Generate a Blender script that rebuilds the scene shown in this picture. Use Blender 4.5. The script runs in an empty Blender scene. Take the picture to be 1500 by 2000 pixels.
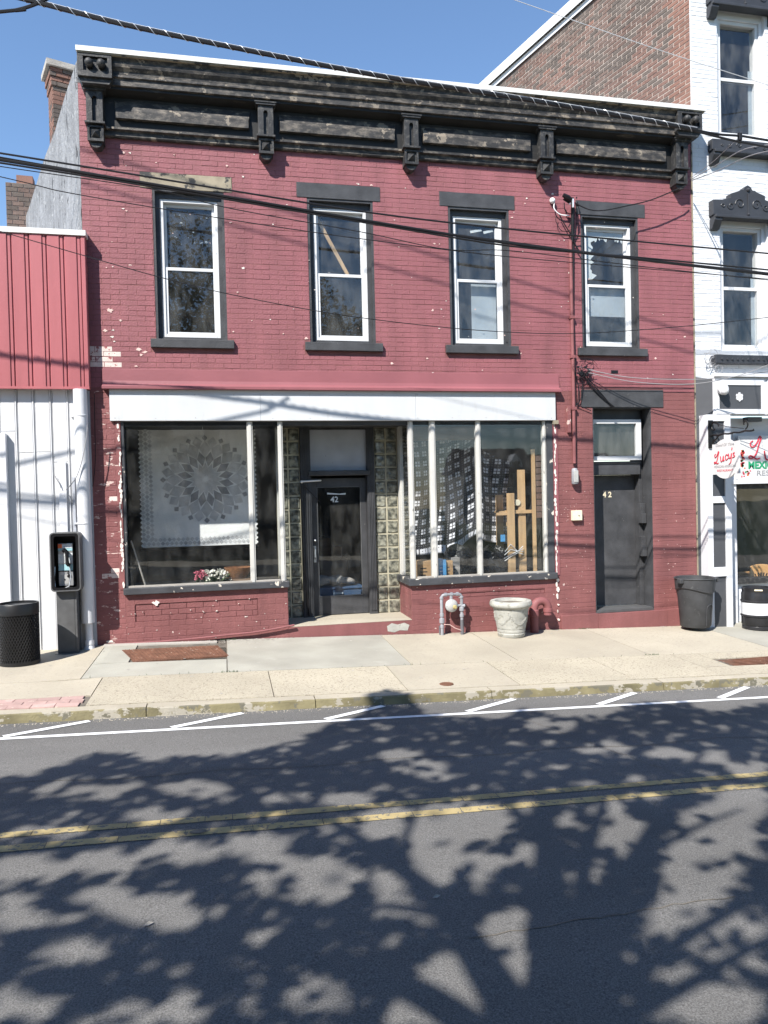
import bpy, bmesh, math, random
from mathutils import noise as mnoise
from mathutils import Vector, Matrix
random.seed(42)
R_ = math.radians
S = bpy.context.scene
COL = S.collection

# ------------------------------------------------------------------ camera
CAM = Vector((0.0, -10.0, 1.9))
RIGHT = Vector((0.97736586, -0.21023885, -0.02357132))
UP = Vector((0.02714018, 0.01410587, 0.99953211))
FWD = Vector((0.20980799, 0.97754829, -0.01949252))
FPX = 1450.0
cd = bpy.data.cameras.new('camera'); cam = bpy.data.objects.new('camera', cd); COL.objects.link(cam)
m = Matrix.Identity(4)
for i in range(3):
    m[i][0] = RIGHT[i]; m[i][1] = UP[i]; m[i][2] = -FWD[i]; m[i][3] = CAM[i]
cam.matrix_world = m
cd.sensor_fit = 'VERTICAL'; cd.sensor_height = 24.0; cd.lens = 24.0 * FPX / 2000.0
cd.clip_start = 0.05; cd.clip_end = 2000
S.camera = cam

# ------------------------------------------------------------------ light
SUN_A = R_(43.0)      # azimuth: to the left of the facade's normal
SUN_E = R_(45.5)
SDIR = Vector((-math.sin(SUN_A) * math.cos(SUN_E), -math.cos(SUN_A) * math.cos(SUN_E), math.sin(SUN_E)))
ld = bpy.data.lights.new('sun', 'SUN'); ld.energy = 5.0; ld.angle = R_(0.48); ld.color = (1.0, 0.955, 0.89)
sun = bpy.data.objects.new('sun', ld); COL.objects.link(sun)
sun.rotation_euler = SDIR.to_track_quat('Z', 'Y').to_euler(); sun.location = (-20, -25, 30)
w = bpy.data.worlds.new('World'); S.world = w; w.use_nodes = True
nt = w.node_tree; sky = nt.nodes.new('ShaderNodeTexSky'); sky.sky_type = 'NISHITA'; sky.sun_disc = False
sky.sun_elevation = SUN_E; sky.sun_rotation = math.atan2(SDIR.x, SDIR.y); sky.air_density = 1.15; sky.dust_density = 0.0; sky.ozone_density = 5.0
nt.links.new(sky.outputs[0], nt.nodes['Background'].inputs[0]); nt.nodes['Background'].inputs[1].default_value = 0.106
S.view_settings.view_transform = 'Standard'; S.view_settings.look = 'None'; S.view_settings.gamma = 1.0
S.view_settings.exposure = 0.98; S.view_settings.use_curve_mapping = False
S.render.engine = 'CYCLES'
S.cycles.max_bounces = 5; S.cycles.diffuse_bounces = 3; S.cycles.glossy_bounces = 3; S.cycles.transparent_max_bounces = 10; S.cycles.use_adaptive_sampling = True; S.cycles.adaptive_threshold = 0.02; S.cycles.sample_clamp_indirect = 4.0
S.cycles.caustics_reflective = False; S.cycles.caustics_refractive = False

# ------------------------------------------------------------------ helpers
def at(px, py, y=0.0):
    d = FWD * FPX + RIGHT * (px - 750) - UP * (py - 1000)
    return CAM + d * ((y - CAM.y) / d.y)
def gp(px, py, a, b, c):
    d = FWD * FPX + RIGHT * (px - 750) - UP * (py - 1000)
    n = Vector((-b, -c, 1.0)); return CAM + d * ((a - n.dot(CAM)) / n.dot(d))
def topx(p):
    d = p - CAM; wz = FWD.dot(d)
    return 750 + FPX * RIGHT.dot(d) / wz, 1000 - FPX * UP.dot(d) / wz
def WL(o):
    v = Vector((0, 0, 0))
    while o: v += o.location; o = o.parent
    return v
def tag(o, label=None, cat=None, group=None, kind=None):
    if label: o['label'] = label
    if cat: o['category'] = cat
    if group: o['group'] = group
    if kind: o['kind'] = kind
    return o
def thing(name, loc, label, cat, group=None):
    o = bpy.data.objects.new(name, None); o.location = loc; o.empty_display_size = .2; COL.objects.link(o)
    return tag(o, label, cat, group)
def place(name, mesh, loc, parent=None, scale=None, rot=None):
    o = bpy.data.objects.new(name, mesh); COL.objects.link(o)
    if parent: o.parent = parent
    o.location = Vector(loc) - (WL(parent) if parent else Vector((0, 0, 0)))
    if scale: o.scale = scale
    if rot: o.rotation_euler = rot
    return o
class MB:
    def __init__(s): s.v = []; s.f = []; s.m = []
    def add(s, vs, fs, mi=0):
        n = len(s.v); s.v += [tuple(p) for p in vs]; s.f += [tuple(i + n for i in f) for f in fs]; s.m += [mi] * len(fs); return s
    def box(s, x0, x1, y0, y1, z0, z1, mi=0):
        return s.add([(x0, y0, z0), (x1, y0, z0), (x1, y1, z0), (x0, y1, z0), (x0, y0, z1), (x1, y0, z1), (x1, y1, z1), (x0, y1, z1)],
                     [(0, 3, 2, 1), (4, 5, 6, 7), (0, 1, 5, 4), (1, 2, 6, 5), (2, 3, 7, 6), (3, 0, 4, 7)], mi)
    def face_box(s, x0, x1, z0, z1, yf, yb, c, mi=0):
        """box whose front (-y) edges are chamfered by c, no back"""
        return s.add([(x0, yb, z0), (x1, yb, z0), (x1, yb, z1), (x0, yb, z1), (x0, yf + c, z0), (x1, yf + c, z0), (x1, yf + c, z1), (x0, yf + c, z1),
                      (x0 + c, yf, z0 + c), (x1 - c, yf, z0 + c), (x1 - c, yf, z1 - c), (x0 + c, yf, z1 - c)],
                     [(8, 9, 10, 11), (4, 5, 9, 8), (5, 6, 10, 9), (6, 7, 11, 10), (7, 4, 8, 11), (0, 1, 5, 4), (1, 2, 6, 5), (2, 3, 7, 6), (3, 0, 4, 7)], mi)
    def quad(s, a, b, c, d, mi=0): return s.add([a, b, c, d], [(0, 1, 2, 3)], mi)
    def prism(s, poly, axis, d0, d1, mi=0):
        """poly: 2D points; axis 'x' -> (y,z), 'y' -> (x,z), 'z' -> (x,y)"""
        def P(p, d): return {'x': (d, p[0], p[1]), 'y': (p[0], d, p[1]), 'z': (p[0], p[1], d)}[axis]
        n = len(poly); vs = [P(p, d0) for p in poly] + [P(p, d1) for p in poly]
        fs = [tuple(range(n)), tuple(range(2 * n - 1, n - 1, -1))] + [(i, (i + 1) % n, n + (i + 1) % n, n + i) for i in range(n)]
        return s.add(vs, fs, mi)
    def tube(s, pts, r, n=8, mi=0, cap=True):
        pts = [Vector(p) for p in pts]; rs = r if isinstance(r, (list, tuple)) else [r] * len(pts)
        vs = []; ref = None
        for i, p in enumerate(pts):
            t = (pts[min(i + 1, len(pts) - 1)] - pts[max(i - 1, 0)]).normalized()
            if ref is None: ref = t.orthogonal()
            a = ref - t * ref.dot(t)
            if a.length < 1e-4: a = t.orthogonal()
            a.normalize(); b = t.cross(a).normalized(); ref = a
            for k in range(n):
                th = 2 * math.pi * k / n; vs.append(p + (a * math.cos(th) + b * math.sin(th)) * rs[i])
        fs = []
        for i in range(len(pts) - 1):
            for k in range(n):
                fs.append((i * n + k, i * n + (k + 1) % n, (i + 1) * n + (k + 1) % n, (i + 1) * n + k))
        if cap: fs += [tuple(range(n - 1, -1, -1)), tuple(range((len(pts) - 1) * n, len(pts) * n))]
        return s.add(vs, fs, mi)
    def lathe(s, prof, c, n=24, mi=0, axis='z'):
        vs = []
        for r, h in prof:
            for k in range(n):
                th = 2 * math.pi * k / n; u, v_ = r * math.cos(th), r * math.sin(th)
                vs.append({'z': (c[0] + u, c[1] + v_, c[2] + h), 'y': (c[0] + u, c[1] + h, c[2] + v_), 'x': (c[0] + h, c[1] + u, c[2] + v_)}[axis])
        fs = []
        for i in range(len(prof) - 1):
            for k in range(n): fs.append((i * n + k, i * n + (k + 1) % n, (i + 1) * n + (k + 1) % n, (i + 1) * n + k))
        fs.append(tuple(range(n))); fs.append(tuple(range((len(prof) - 1) * n, len(prof) * n)))
        return s.add(vs, fs, mi)
    def ball(s, c, r, n=12, mi=0, sq=(1, 1, 1)):
        vs = []; m_ = n // 2
        for i in range(m_ + 1):
            ph = math.pi * (i / m_ - .5) * .999
            for k in range(n):
                th = 2 * math.pi * k / n
                vs.append((c[0] + r * sq[0] * math.cos(ph) * math.cos(th), c[1] + r * sq[1] * math.cos(ph) * math.sin(th), c[2] + r * sq[2] * math.sin(ph)))
        fs = [(i * n + k, i * n + (k + 1) % n, (i + 1) * n + (k + 1) % n, (i + 1) * n + k) for i in range(m_) for k in range(n)]
        return s.add(vs, fs, mi)
    def mesh(s, name, mats, off=Vector((0, 0, 0)), smooth=False, fix=True):
        me = bpy.data.meshes.new(name)
        me.from_pydata([(p[0] - off.x, p[1] - off.y, p[2] - off.z) for p in s.v], [], s.f)
        for mt in (mats if isinstance(mats, (list, tuple)) else [mats]): me.materials.append(M[mt] if isinstance(mt, str) else mt)
        me.polygons.foreach_set('material_index', s.m)
        if fix:
            bm = bmesh.new(); bm.from_mesh(me); bmesh.ops.recalc_face_normals(bm, faces=bm.faces); bm.to_mesh(me); bm.free()
        if smooth:
            me.polygons.foreach_set('use_smooth', [True] * len(me.polygons))
            me.set_sharp_from_angle(angle=R_(40))
        me.update(); return me
    def build(s, name, mats, parent=None, smooth=False, fix=True, bevel=0):
        off = WL(parent) if parent else Vector((0, 0, 0))
        o = bpy.data.objects.new(name, s.mesh(name, mats, off, smooth, fix)); COL.objects.link(o)
        if parent: o.parent = parent
        if bevel:
            md = o.modifiers.new('bevel', 'BEVEL'); md.width = bevel; md.segments = 2; md.limit_method = 'ANGLE'; md.angle_limit = R_(40)
        return o
def boxo(name, mat_, parent, *b, bevel=0): return MB().box(*b).build(name, mat_, parent, bevel=bevel)
def rnd(a, b): return random.uniform(a, b)

# ------------------------------------------------------------------ materials
M = {}
def mat(name, col, rough=.75, var=.12, scale=3.0, stretch=(1, 1, 1), chip=None, chip_t=.62, chip_scale=9, chip_w=.02, chip_stretch=(1, 1, 1),
        chip2=None, chip2_t=.7, chip2_scale=30, bump=.15, bump_scale=120, bump_d=.002, metal=0.0, spec=.35, hue=None, fine=.0, fine_scale=300, rnd_v=0.0, streak=0.0):
    mt = bpy.data.materials.new(name); mt.use_nodes = True; n = mt.node_tree; N = n.nodes; L = n.links
    b = N['Principled BSDF']; b.inputs['Roughness'].default_value = rough; b.inputs['Metallic'].default_value = metal
    b.inputs['Specular IOR Level'].default_value = spec
    geo = N.new('ShaderNodeNewGeometry')
    def noise(sc, st, det=4, ro=.55):
        mp = N.new('ShaderNodeMapping'); mp.inputs['Scale'].default_value = st; L.new(geo.outputs['Position'], mp.inputs[0])
        x = N.new('ShaderNodeTexNoise'); x.inputs['Scale'].default_value = sc; x.inputs['Detail'].default_value = det; x.inputs['Roughness'].default_value = ro
        L.new(mp.outputs[0], x.inputs['Vector']); return x.outputs['Fac']
    def mrange(s, a, b_, c, d):
        x = N.new('ShaderNodeMapRange'); x.inputs[1].default_value = a; x.inputs[2].default_value = b_; x.inputs[3].default_value = c; x.inputs[4].default_value = d
        L.new(s, x.inputs[0]); return x.outputs[0]
    def mix(kind, f, a, b_):
        x = N.new('ShaderNodeMix'); x.data_type = 'RGBA'; x.blend_type = kind
        for i, s in ((0, f), (6, a), (7, b_)):
            if isinstance(s, (int, float)): x.inputs[i].default_value = s
            elif isinstance(s, tuple): x.inputs[i].default_value = (*s, 1)
            else: L.new(s, x.inputs[i])
        return x.outputs[2]
    def gray(s):
        x = N.new('ShaderNodeCombineColor')
        for i in range(3): L.new(s, x.inputs[i])
        return x.outputs[0]
    c = tuple(col)
    if hue: c = mix('MIX', mrange(noise(scale * .7, stretch, 3), .4, .6, 0, 1), tuple(col), tuple(hue))
    v = mrange(noise(scale, stretch), .3, .7, 1 - var, 1 + var)
    c = mix('MULTIPLY', 1.0, c, gray(v))
    if streak: c = mix('MULTIPLY', 1.0, c, gray(mrange(noise(1.6, (2.2, 2.2, .3), 6, .62), .40, .75, 1 + streak * .3, 1 - streak)))
    if fine: c = mix('MULTIPLY', 1.0, c, gray(mrange(noise(fine_scale, (1, 1, 1), 2, .7), .3, .7, 1 - fine, 1 + fine)))
    if rnd_v:
        oi = N.new('ShaderNodeObjectInfo'); c = mix('MULTIPLY', 1.0, c, gray(mrange(oi.outputs['Random'], 0, 1, 1 - rnd_v, 1 + rnd_v)))
    if chip: c = mix('MIX', mrange(noise(chip_scale, chip_stretch, 5, .64), chip_t, chip_t + chip_w, 0, 1), c, tuple(chip))
    if chip2: c = mix('MIX', mrange(noise(chip2_scale, (1, 1, 1), 6, .6), chip2_t, chip2_t + .015, 0, 1), c, tuple(chip2))
    if isinstance(c, tuple): b.inputs['Base Color'].default_value = (*c, 1)
    else: L.new(c, b.inputs['Base Color'])
    if bump:
        bp = N.new('ShaderNodeBump'); bp.inputs['Strength'].default_value = bump; bp.inputs['Distance'].default_value = bump_d * 5
        L.new(noise(bump_scale, (1, 1, 1), 3), bp.inputs['Height']); L.new(bp.outputs[0], b.inputs['Normal'])
    M[name] = mt; return mt
RED = (.248, .088, .100)
mat('red_paint', RED, .62, .13, 2.2, (1, 1, .4), chip=(.55, .34, .31), chip_t=.735, chip_scale=7, bump=.5, bump_scale=45, hue=(.228, .084, .094), fine=.06, fine_scale=60, streak=.17)
mat('red_paint_low', (.192, .074, .073), .6, .14, 2.0, chip=(.56, .46, .42), chip_t=.69, chip_scale=8, bump=.5, bump_scale=45, fine=.06, fine_scale=60, streak=.20)
mat('red_pier', (.20, .075, .075), .65, .16, 4, chip=(.55, .42, .38), chip_t=.60, chip_scale=10, chip_stretch=(.6, 1, 1.6), bump=.5, bump_scale=45)
mat('whitewash', (.60, .50, .46), .8, .15, 12, chip=(.28, .09, .09), chip_t=.57, chip_scale=14, bump=.4)
mat('red_smooth', (.235, .083, .094), .5, .10, 1.6, chip=(.6, .4, .38), chip_t=.76, chip_scale=10, bump=.15, bump_scale=25)
mat('dark_paint', (.052, .053, .057), .5, .25, 5, chip=(.22, .21, .20), chip_t=.70, chip_scale=14, bump=.3, bump_scale=60, streak=.17)
mat('dark_chipped', (.050, .052, .058), .5, .25, 5, chip=(.62, .56, .48), chip_t=.62, chip_scale=10, bump=.3, bump_scale=60)
mat('bare_lintel', (.27, .232, .17), .8, .22, 6, chip=(.045, .045, .045), chip_t=.54, chip_scale=5, chip_w=.06, bump=.4)
mat('black_wood', (.030, .029, .029), .6, .35, 7, (.5, 1, 2), chip=(.135, .118, .10), chip_t=.46, chip_scale=11, chip_w=.22, chip_stretch=(.8, 1, 1.5), chip2=(.20, .17, .135), chip2_t=.60, chip2_scale=6, bump=.6, bump_scale=60)
mat('black_clean', (.028, .028, .029), .55, .3, 8, chip=(.105, .10, .092), chip_t=.52, chip_scale=18, chip_w=.2, bump=.3, bump_scale=70)
mat('soffit_shade_black', (.014, .014, .014), .6, .3, 5, chip=(.10, .085, .07), chip_t=.60, chip_scale=5, chip_w=.15, chip_stretch=(.4, 1, 2))  # black paint with the shade under the cornice put into its colour
mat('white_flash', (0.607, 0.607, 0.592), .4, .04, 3, bump=.05)
mat('white_vinyl', (0.592, 0.599, 0.607), .4, .05, 3, bump=.03)
mat('white_board', (.51, .525, .54), .5, .05, 1.6, (1, 1, .5), chip=(.47, .475, .475), chip_t=.60, chip_scale=4, chip_w=.12, chip_stretch=(1.5, 1, .35), bump=.15, bump_scale=8, streak=.05)
mat('white_worn', (.50, .49, .46), .6, .12, 5, (1, 1, .3), chip=(.16, .15, .13), chip_t=.66, chip_scale=14, chip_stretch=(2, 2, .6), bump=.2)
mat('gray_board', (.36, .38, .42), .6, .1, 4, chip=(.13, .13, .14), chip_t=.68, chip_scale=16, bump=.15)
mat('stucco', (.20, .205, .215), .9, .28, 3.5, (1, 1, .45), chip=(.028, .028, .03), chip_t=.615, chip_scale=5.5, chip_w=.03, chip_stretch=(1.3, 1.3, .5), chip2=(.29, .295, .30), chip2_t=.62, chip2_scale=9, bump=.8, bump_scale=16, bump_d=.006)
mat('brown_brick', (.130, .093, .078), .85, .25, 1.2, hue=(.155, .092, .074), bump=.6, bump_scale=80, fine=.15, fine_scale=25)
mat('brown_brick_b', (.105, .084, .072), .85, .25, 2.2, bump=.6, bump_scale=80, fine=.15, fine_scale=25)
mat('orange_brick', (.20, .108, .082), .85, .2, 3, bump=.6, bump_scale=80)
mat('mortar', (.40, .34, .30), .95, .15, 8, bump=.6, bump_scale=60)
mat('white_brick', (0.592, 0.607, 0.629), .6, .05, 1.0, bump=.35, bump_scale=40)
mat('gray_trim', (.062, .065, .072), .5, .1, 4, bump=.12)
mat('gray_orn', (.036, .038, .044), .45, .15, 6, bump=.15)
mat('white_trim', (0.592, 0.599, 0.622), .45, .04, 2, bump=.06)
mat('siding', (.560, .567, .580), .45, .06, 1.0, chip=(.42, .41, .40), chip_t=.62, chip_scale=4, chip_w=.14, chip_stretch=(1.5, 1, .3), bump=.12, bump_scale=5, streak=.10)
mat('red_metal', (.352, .110, .120), .45, .09, 1.2, (1, 1, .4), bump=.12, bump_scale=5, rnd_v=.05, streak=.12)
mat('asphalt', (.126, .123, .119), .92, .20, .8, (.22, 1, 1), chip=(.22, .22, .215), chip_t=.62, chip_scale=120, chip_w=.05, bump=.5, bump_scale=170, bump_d=.0012, fine=.45, fine_scale=130, spec=.2)
mat('line_white', (.72, .73, .74), .7, .10, 6, chip=(.30, .30, .30), chip_t=.66, chip_scale=30, bump=.4)
mat('line_yellow', (.36, .285, .14), .7, .2, 5, chip=(.14, .135, .115), chip_t=.56, chip_scale=26, bump=.4)
mat('slab_smooth', (.345, .335, .288), .9, .12, 1.2, hue=(.305, .292, .25), chip=(.36, .345, .30), chip_t=.60, chip_scale=2.2, chip_w=.12, bump=.5, bump_scale=120, fine=.10, rnd_v=.05)
mat('slab_aggregate', (.39, .35, .272), .9, .10, 1.2, chip=(.215, .188, .145), chip_t=.555, chip_scale=40, chip_w=.08, bump=.9, bump_scale=90, fine=.18, fine_scale=130, rnd_v=.06)
mat('slab_beige', (.37, .333, .264), .9, .12, 1.0, chip=(.31, .275, .225), chip_t=.57, chip_scale=26, chip_w=.08, bump=.5, bump_scale=120, fine=.12, rnd_v=.05)
mat('joint_dirt', (.13, .115, .095), .95, .3, 8)
mat('kerb_paint', (.17, .148, .082), .8, .35, 4, chip=(.30, .275, .225), chip_t=.545, chip_scale=5, chip_w=.03, chip_stretch=(1, 1, 1.6), chip2=(.125, .115, .085), chip2_t=.58, chip2_scale=7, bump=.7, bump_scale=60)
mat('paver_red', (.38, .26, .235), .9, .16, 6, bump=.5, rnd_v=.14, chip=(.55, .44, .36), chip_t=.62, chip_scale=14)
mat('rust', (.135, .062, .038), .85, .3, 9, chip=(.33, .25, .20), chip_t=.64, chip_scale=18, bump=.7, bump_scale=110)
mat('weather_wood', (.37, .345, .31), .85, .2, 6, (.3, 3, 3), bump=.5)
mat('concrete_pot', (.37, .365, .33), .9, .18, 7, chip=(.24, .235, .20), chip_t=.55, chip_scale=16, chip_w=.1, bump=.6, bump_scale=130)
mat('gas_gray', (.25, .255, .275), .5, .12, 12, chip=(.24, .20, .17), chip_t=.68, chip_scale=25, bump=.15)
mat('pipe_dark', (.11, .11, .12), .6, .2, 10)
mat('meter_white', (.36, .36, .35), .5, .1, 14, bump=.1)
mat('brass', (.55, .45, .20), .4, .1, 10, metal=.4)
mat('red_pipe', (.20, .072, .074), .6, .15, 7, bump=.3)
mat('bin_plastic', (.045, .046, .049), .55, .25, 6, chip=(.10, .10, .10), chip_t=.62, chip_scale=9, chip_w=.12, bump=.2)
mat('black_metal', (.012, .012, .013), .4, .2, 8, bump=.1)
mat('cable_black', (.010, .010, .012), .5, .1, 8, bump=0)
mat('cable_gray', (.26, .26, .27), .5, .1, 8, bump=0)
mat('cable_white', (.70, .70, .70), .5, .1, 8, bump=0)
mat('strand_steel', (.62, .63, .65), .35, .05, 8, bump=0, metal=.3)
mat('phone_dark', (.008, .008, .009), .35, .2, 8, bump=.05)
mat('phone_gray', (.085, .086, .088), .45, .15, 8, bump=.08)
mat('steel', (.55, .56, .57), .35, .1, 14, metal=.7, bump=.05)
mat('print_cyan', (.30, .50, .55), .5, .12, 40, bump=0)
mat('print_pale', (.62, .66, .68), .5, .15, 60, bump=0)
mat('print_orange', (.75, .16, .06), .5, .05, 10, bump=0)
mat('cream_plastic', (.66, .60, .45), .5, .1, 20, bump=.1)
mat('digit_cream', (.62, .55, .40), .5, .1, 20, bump=0)
mat('quilt_white', (.80, .80, .79), .95, .06, 6, bump=.5, bump_scale=35)
mat('quilt_dark', (.29, .29, .30), .95, .2, 14, bump=.4, bump_scale=35, rnd_v=.12)
mat('quilt_mid', (.53, .53, .535), .95, .15, 14, bump=.4, bump_scale=35, rnd_v=.12)
mat('cardboard', (.36, .225, .115), .9, .12, 6)
mat('pine', (.47, .31, .165), .7, .2, 5, (2, 2, .25), bump=.2)
mat('blue_bin', (.045, .085, .16), .5, .15, 5)
mat('blue_print', (.07, .25, .48), .6, .1, 5)
mat('bag_black', (.012, .012, .013), .25, .2, 6, bump=.8, bump_scale=14, bump_d=.01)
mat('cloth_pile', (.32, .30, .28), .9, .3, 9, bump=.5, bump_scale=20)
mat('interior_dark', (.030, .028, .026), .9, .3, 2)
mat('interior_floor', (.06, .055, .05), .9, .3, 3)
mat('interior_wood', (.20, .13, .085), .8, .25, 5, (.3, 2, 2))
mat('blind_gray', (.30, .34, .37), .9, .12, 3, bump=.1)
mat('paper_torn', (.52, .56, .57), .9, .08, 8, bump=.1)
mat('flower_white', (.72, .70, .62), .9, .1, 20); mat('flower_pink', (.62, .16, .22), .9, .15, 20)
mat('leaf_green', (.05, .085, .035), .7, .3, 8); mat('basket', (.27, .12, .05), .8, .35, 30, bump=.6)
mat('chair_wood', (.58, .32, .13), .45, .15, 5, (.4, 2, 2), bump=.08)
mat('keg_black', (.020, .020, .022), .32, .2, 8, bump=.08)
mat('sign_white', (0.592, 0.592, 0.592), .45, .03, 4, bump=0)
mat('sign_red', (.50, .035, .06), .5, .05, 5, bump=0); mat('sign_green', (.02, .27, .13), .5, .05, 5, bump=0); mat('sign_gray', (.25, .25, .26), .5, .05, 5, bump=0)
mat('bark', (.085, .065, .05), .95, .3, 8, (1, 1, .3), bump=.8, bump_scale=40, bump_d=.01)
mat('leaf', (.045, .070, .020), .6, .3, 3, bump=0)
mat('terrain_green', (.07, .085, .04), .95, .3, .6)
mat('house_wall', (.42, .40, .36), .8, .1, 1); mat('house_roof', (.06, .055, .055), .85, .2, 2)
mat('roof_membrane', (.35, .35, .35), .9, .2, 1)
mat('block_joint', (.36, .335, .25), .8, .2, 8, bump=.3)
mat('paint_chip', (.62, .44, .40), .9, .12, 20)
mat('paint_chip_w', (.66, .60, .55), .9, .12, 20)
mat('dirt', (.17, .145, .115), .95, .3, 15, bump=.8, bump_scale=60)

def glass(name, refl=.10, tint=(.97, .98, .98), dirt=.05, dirt_col=(.5, .5, .48), dirt_scale=5):
    mt = bpy.data.materials.new(name); mt.use_nodes = True; n = mt.node_tree; N = n.nodes; L = n.links; N.clear()
    out = N.new('ShaderNodeOutputMaterial'); tr = N.new('ShaderNodeBsdfTransparent'); tr.inputs[0].default_value = (*tint, 1)
    gl = N.new('ShaderNodeBsdfGlossy'); gl.inputs['Roughness'].default_value = 0.012; gl.inputs['Color'].default_value = (.95, .97, 1, 1)
    fr = N.new('ShaderNodeLayerWeight'); fr.inputs['Blend'].default_value = .5
    pw = N.new('ShaderNodeMath'); pw.operation = 'POWER'; pw.inputs[1].default_value = 4.0; L.new(fr.outputs['Facing'], pw.inputs[0])
    ad = N.new('ShaderNodeMapRange'); ad.inputs[3].default_value = refl * .55; ad.inputs[4].default_value = 1.0; L.new(pw.outputs[0], ad.inputs[0])
    m1 = N.new('ShaderNodeMixShader'); L.new(ad.outputs[0], m1.inputs[0]); L.new(tr.outputs[0], m1.inputs[1]); L.new(gl.outputs[0], m1.inputs[2])
    df = N.new('ShaderNodeBsdfDiffuse'); df.inputs[0].default_value = (*dirt_col, 1)
    geo = N.new('ShaderNodeNewGeometry'); no = N.new('ShaderNodeTexNoise'); no.inputs['Scale'].default_value = dirt_scale; no.inputs['Detail'].default_value = 8
    mp = N.new('ShaderNodeMapping'); mp.inputs['Scale'].default_value = (1.4, 1, .6); L.new(geo.outputs['Position'], mp.inputs[0]); L.new(mp.outputs[0], no.inputs['Vector'])
    mr = N.new('ShaderNodeMapRange'); mr.inputs[1].default_value = .38; mr.inputs[2].default_value = .75; mr.inputs[3].default_value = dirt * .25; mr.inputs[4].default_value = dirt * 2.2; L.new(no.outputs['Fac'], mr.inputs[0])
    m2 = N.new('ShaderNodeMixShader'); L.new(mr.outputs[0], m2.inputs[0]); L.new(m1.outputs[0], m2.inputs[1]); L.new(df.outputs[0], m2.inputs[2])
    bp = N.new('ShaderNodeBump'); bp.inputs['Strength'].default_value = .03; bp.inputs['Distance'].default_value = .02
    n2 = N.new('ShaderNodeTexNoise'); n2.inputs['Scale'].default_value = 2.2; L.new(geo.outputs['Position'], n2.inputs['Vector']); L.new(n2.outputs['Fac'], bp.inputs['Height']); L.new(bp.outputs[0], gl.inputs['Normal'])
    L.new(m2.outputs[0], out.inputs[0]); M[name] = mt
glass('pane_glass', .075, dirt=.035)
glass('shop_glass', .065, dirt=.016)
glass('door_glass', .06, dirt=.018)
def block_glass():
    mt = bpy.data.materials.new('block_glass'); mt.use_nodes = True; n = mt.node_tree; b = n.nodes['Principled BSDF']; L = n.links
    geo = n.nodes.new('ShaderNodeNewGeometry'); no = n.nodes.new('ShaderNodeTexNoise'); no.inputs['Scale'].default_value = 13; no.inputs['Detail'].default_value = 2
    L.new(geo.outputs['Position'], no.inputs['Vector']); cr = n.nodes.new('ShaderNodeMapRange'); cr.inputs[1].default_value = .4; cr.inputs[2].default_value = .66
    L.new(no.outputs['Fac'], cr.inputs[0]); mx = n.nodes.new('ShaderNodeMix'); mx.data_type = 'RGBA'
    mx.inputs[6].default_value = (.06, .062, .052, 1); mx.inputs[7].default_value = (.28, .275, .22, 1)
    L.new(cr.outputs[0], mx.inputs[0]); L.new(mx.outputs[2], b.inputs['Base Color'])
    b.inputs['Roughness'].default_value = .08; b.inputs['Specular IOR Level'].default_value = .8
    bp = n.nodes.new('ShaderNodeBump'); bp.inputs['Strength'].default_value = .6; bp.inputs['Distance'].default_value = .02
    n2 = n.nodes.new('ShaderNodeTexNoise'); n2.inputs['Scale'].default_value = 18; L.new(geo.outputs['Position'], n2.inputs['Vector']); L.new(n2.outputs['Fac'], bp.inputs['Height']); L.new(bp.outputs[0], b.inputs['Normal'])
    M['block_glass'] = mt
block_glass()

# ------------------------------------------------------------------ ground
SA, SB, SC = .073, -.0315, .02                     # pavement plane z = SA + SB x + SC y
KY = -2.95                                          # kerb front
def zs(x, y):
    z = SA + SB * x + SC * y
    if x < -1.45:                                   # the slab by the white building has sunk
        k = min(1, (-1.45 - x) / .25) * min(1, max(0, (y + 2.7) / 1.9)); z -= .045 * k
    return z
GUT = SA + SC * KY - .085
def zr(x, y):                                       # road, cambered about the centre line
    return GUT + SB * x + .02 * (KY - y) if y > -5.5 else GUT + SB * x + .02 * (KY + 5.5) + .004 * (-5.5 - y) * -1
def sheet(name, mt, xs, ys, fz, dz=0.0, parent=None, kind='structure'):
    vs = [(x, y, fz(x, y) + dz) for y in ys for x in xs]; n = len(xs)
    fs = [(j * n + i, j * n + i + 1, (j + 1) * n + i + 1, (j + 1) * n + i) for j in range(len(ys) - 1) for i in range(n - 1)]
    o = MB().add(vs, fs).build(name, mt, parent, fix=False)
    if kind and not parent: o['kind'] = kind
    return o
def lin(a, b, n): return [a + (b - a) * i / n for i in range(n + 1)]
terrain = sheet('ground', 'terrain_green', lin(-240, 240, 12), lin(-240, 240, 12), lambda x, y: -.75 + SB * x * (1 if abs(x) < 60 else 60 / abs(x)))
road = sheet('road', 'asphalt', lin(-60, 60, 40), [-8.6, -7.5, -6.5, -5.5, -4.5, -3.7, KY + .03], zr)
near_walk = MB().box(-40, 40, -12.4, -8.6, -.6, -.1); 
near = sheet('near_pavement', 'slab_beige', lin(-40, 40, 20), [-13.0, -8.55], lambda x, y: zr(x, -8.5) + .13)
mk = MB()
for i in range(40): mk.box(-40 + i * 2, -38.01 + i * 2, -8.62, -8.5, -2, zr(-39 + i * 2, -8.5) + .135)
o = mk.build('near_kerb', 'slab_beige'); o['kind'] = 'structure'

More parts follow.
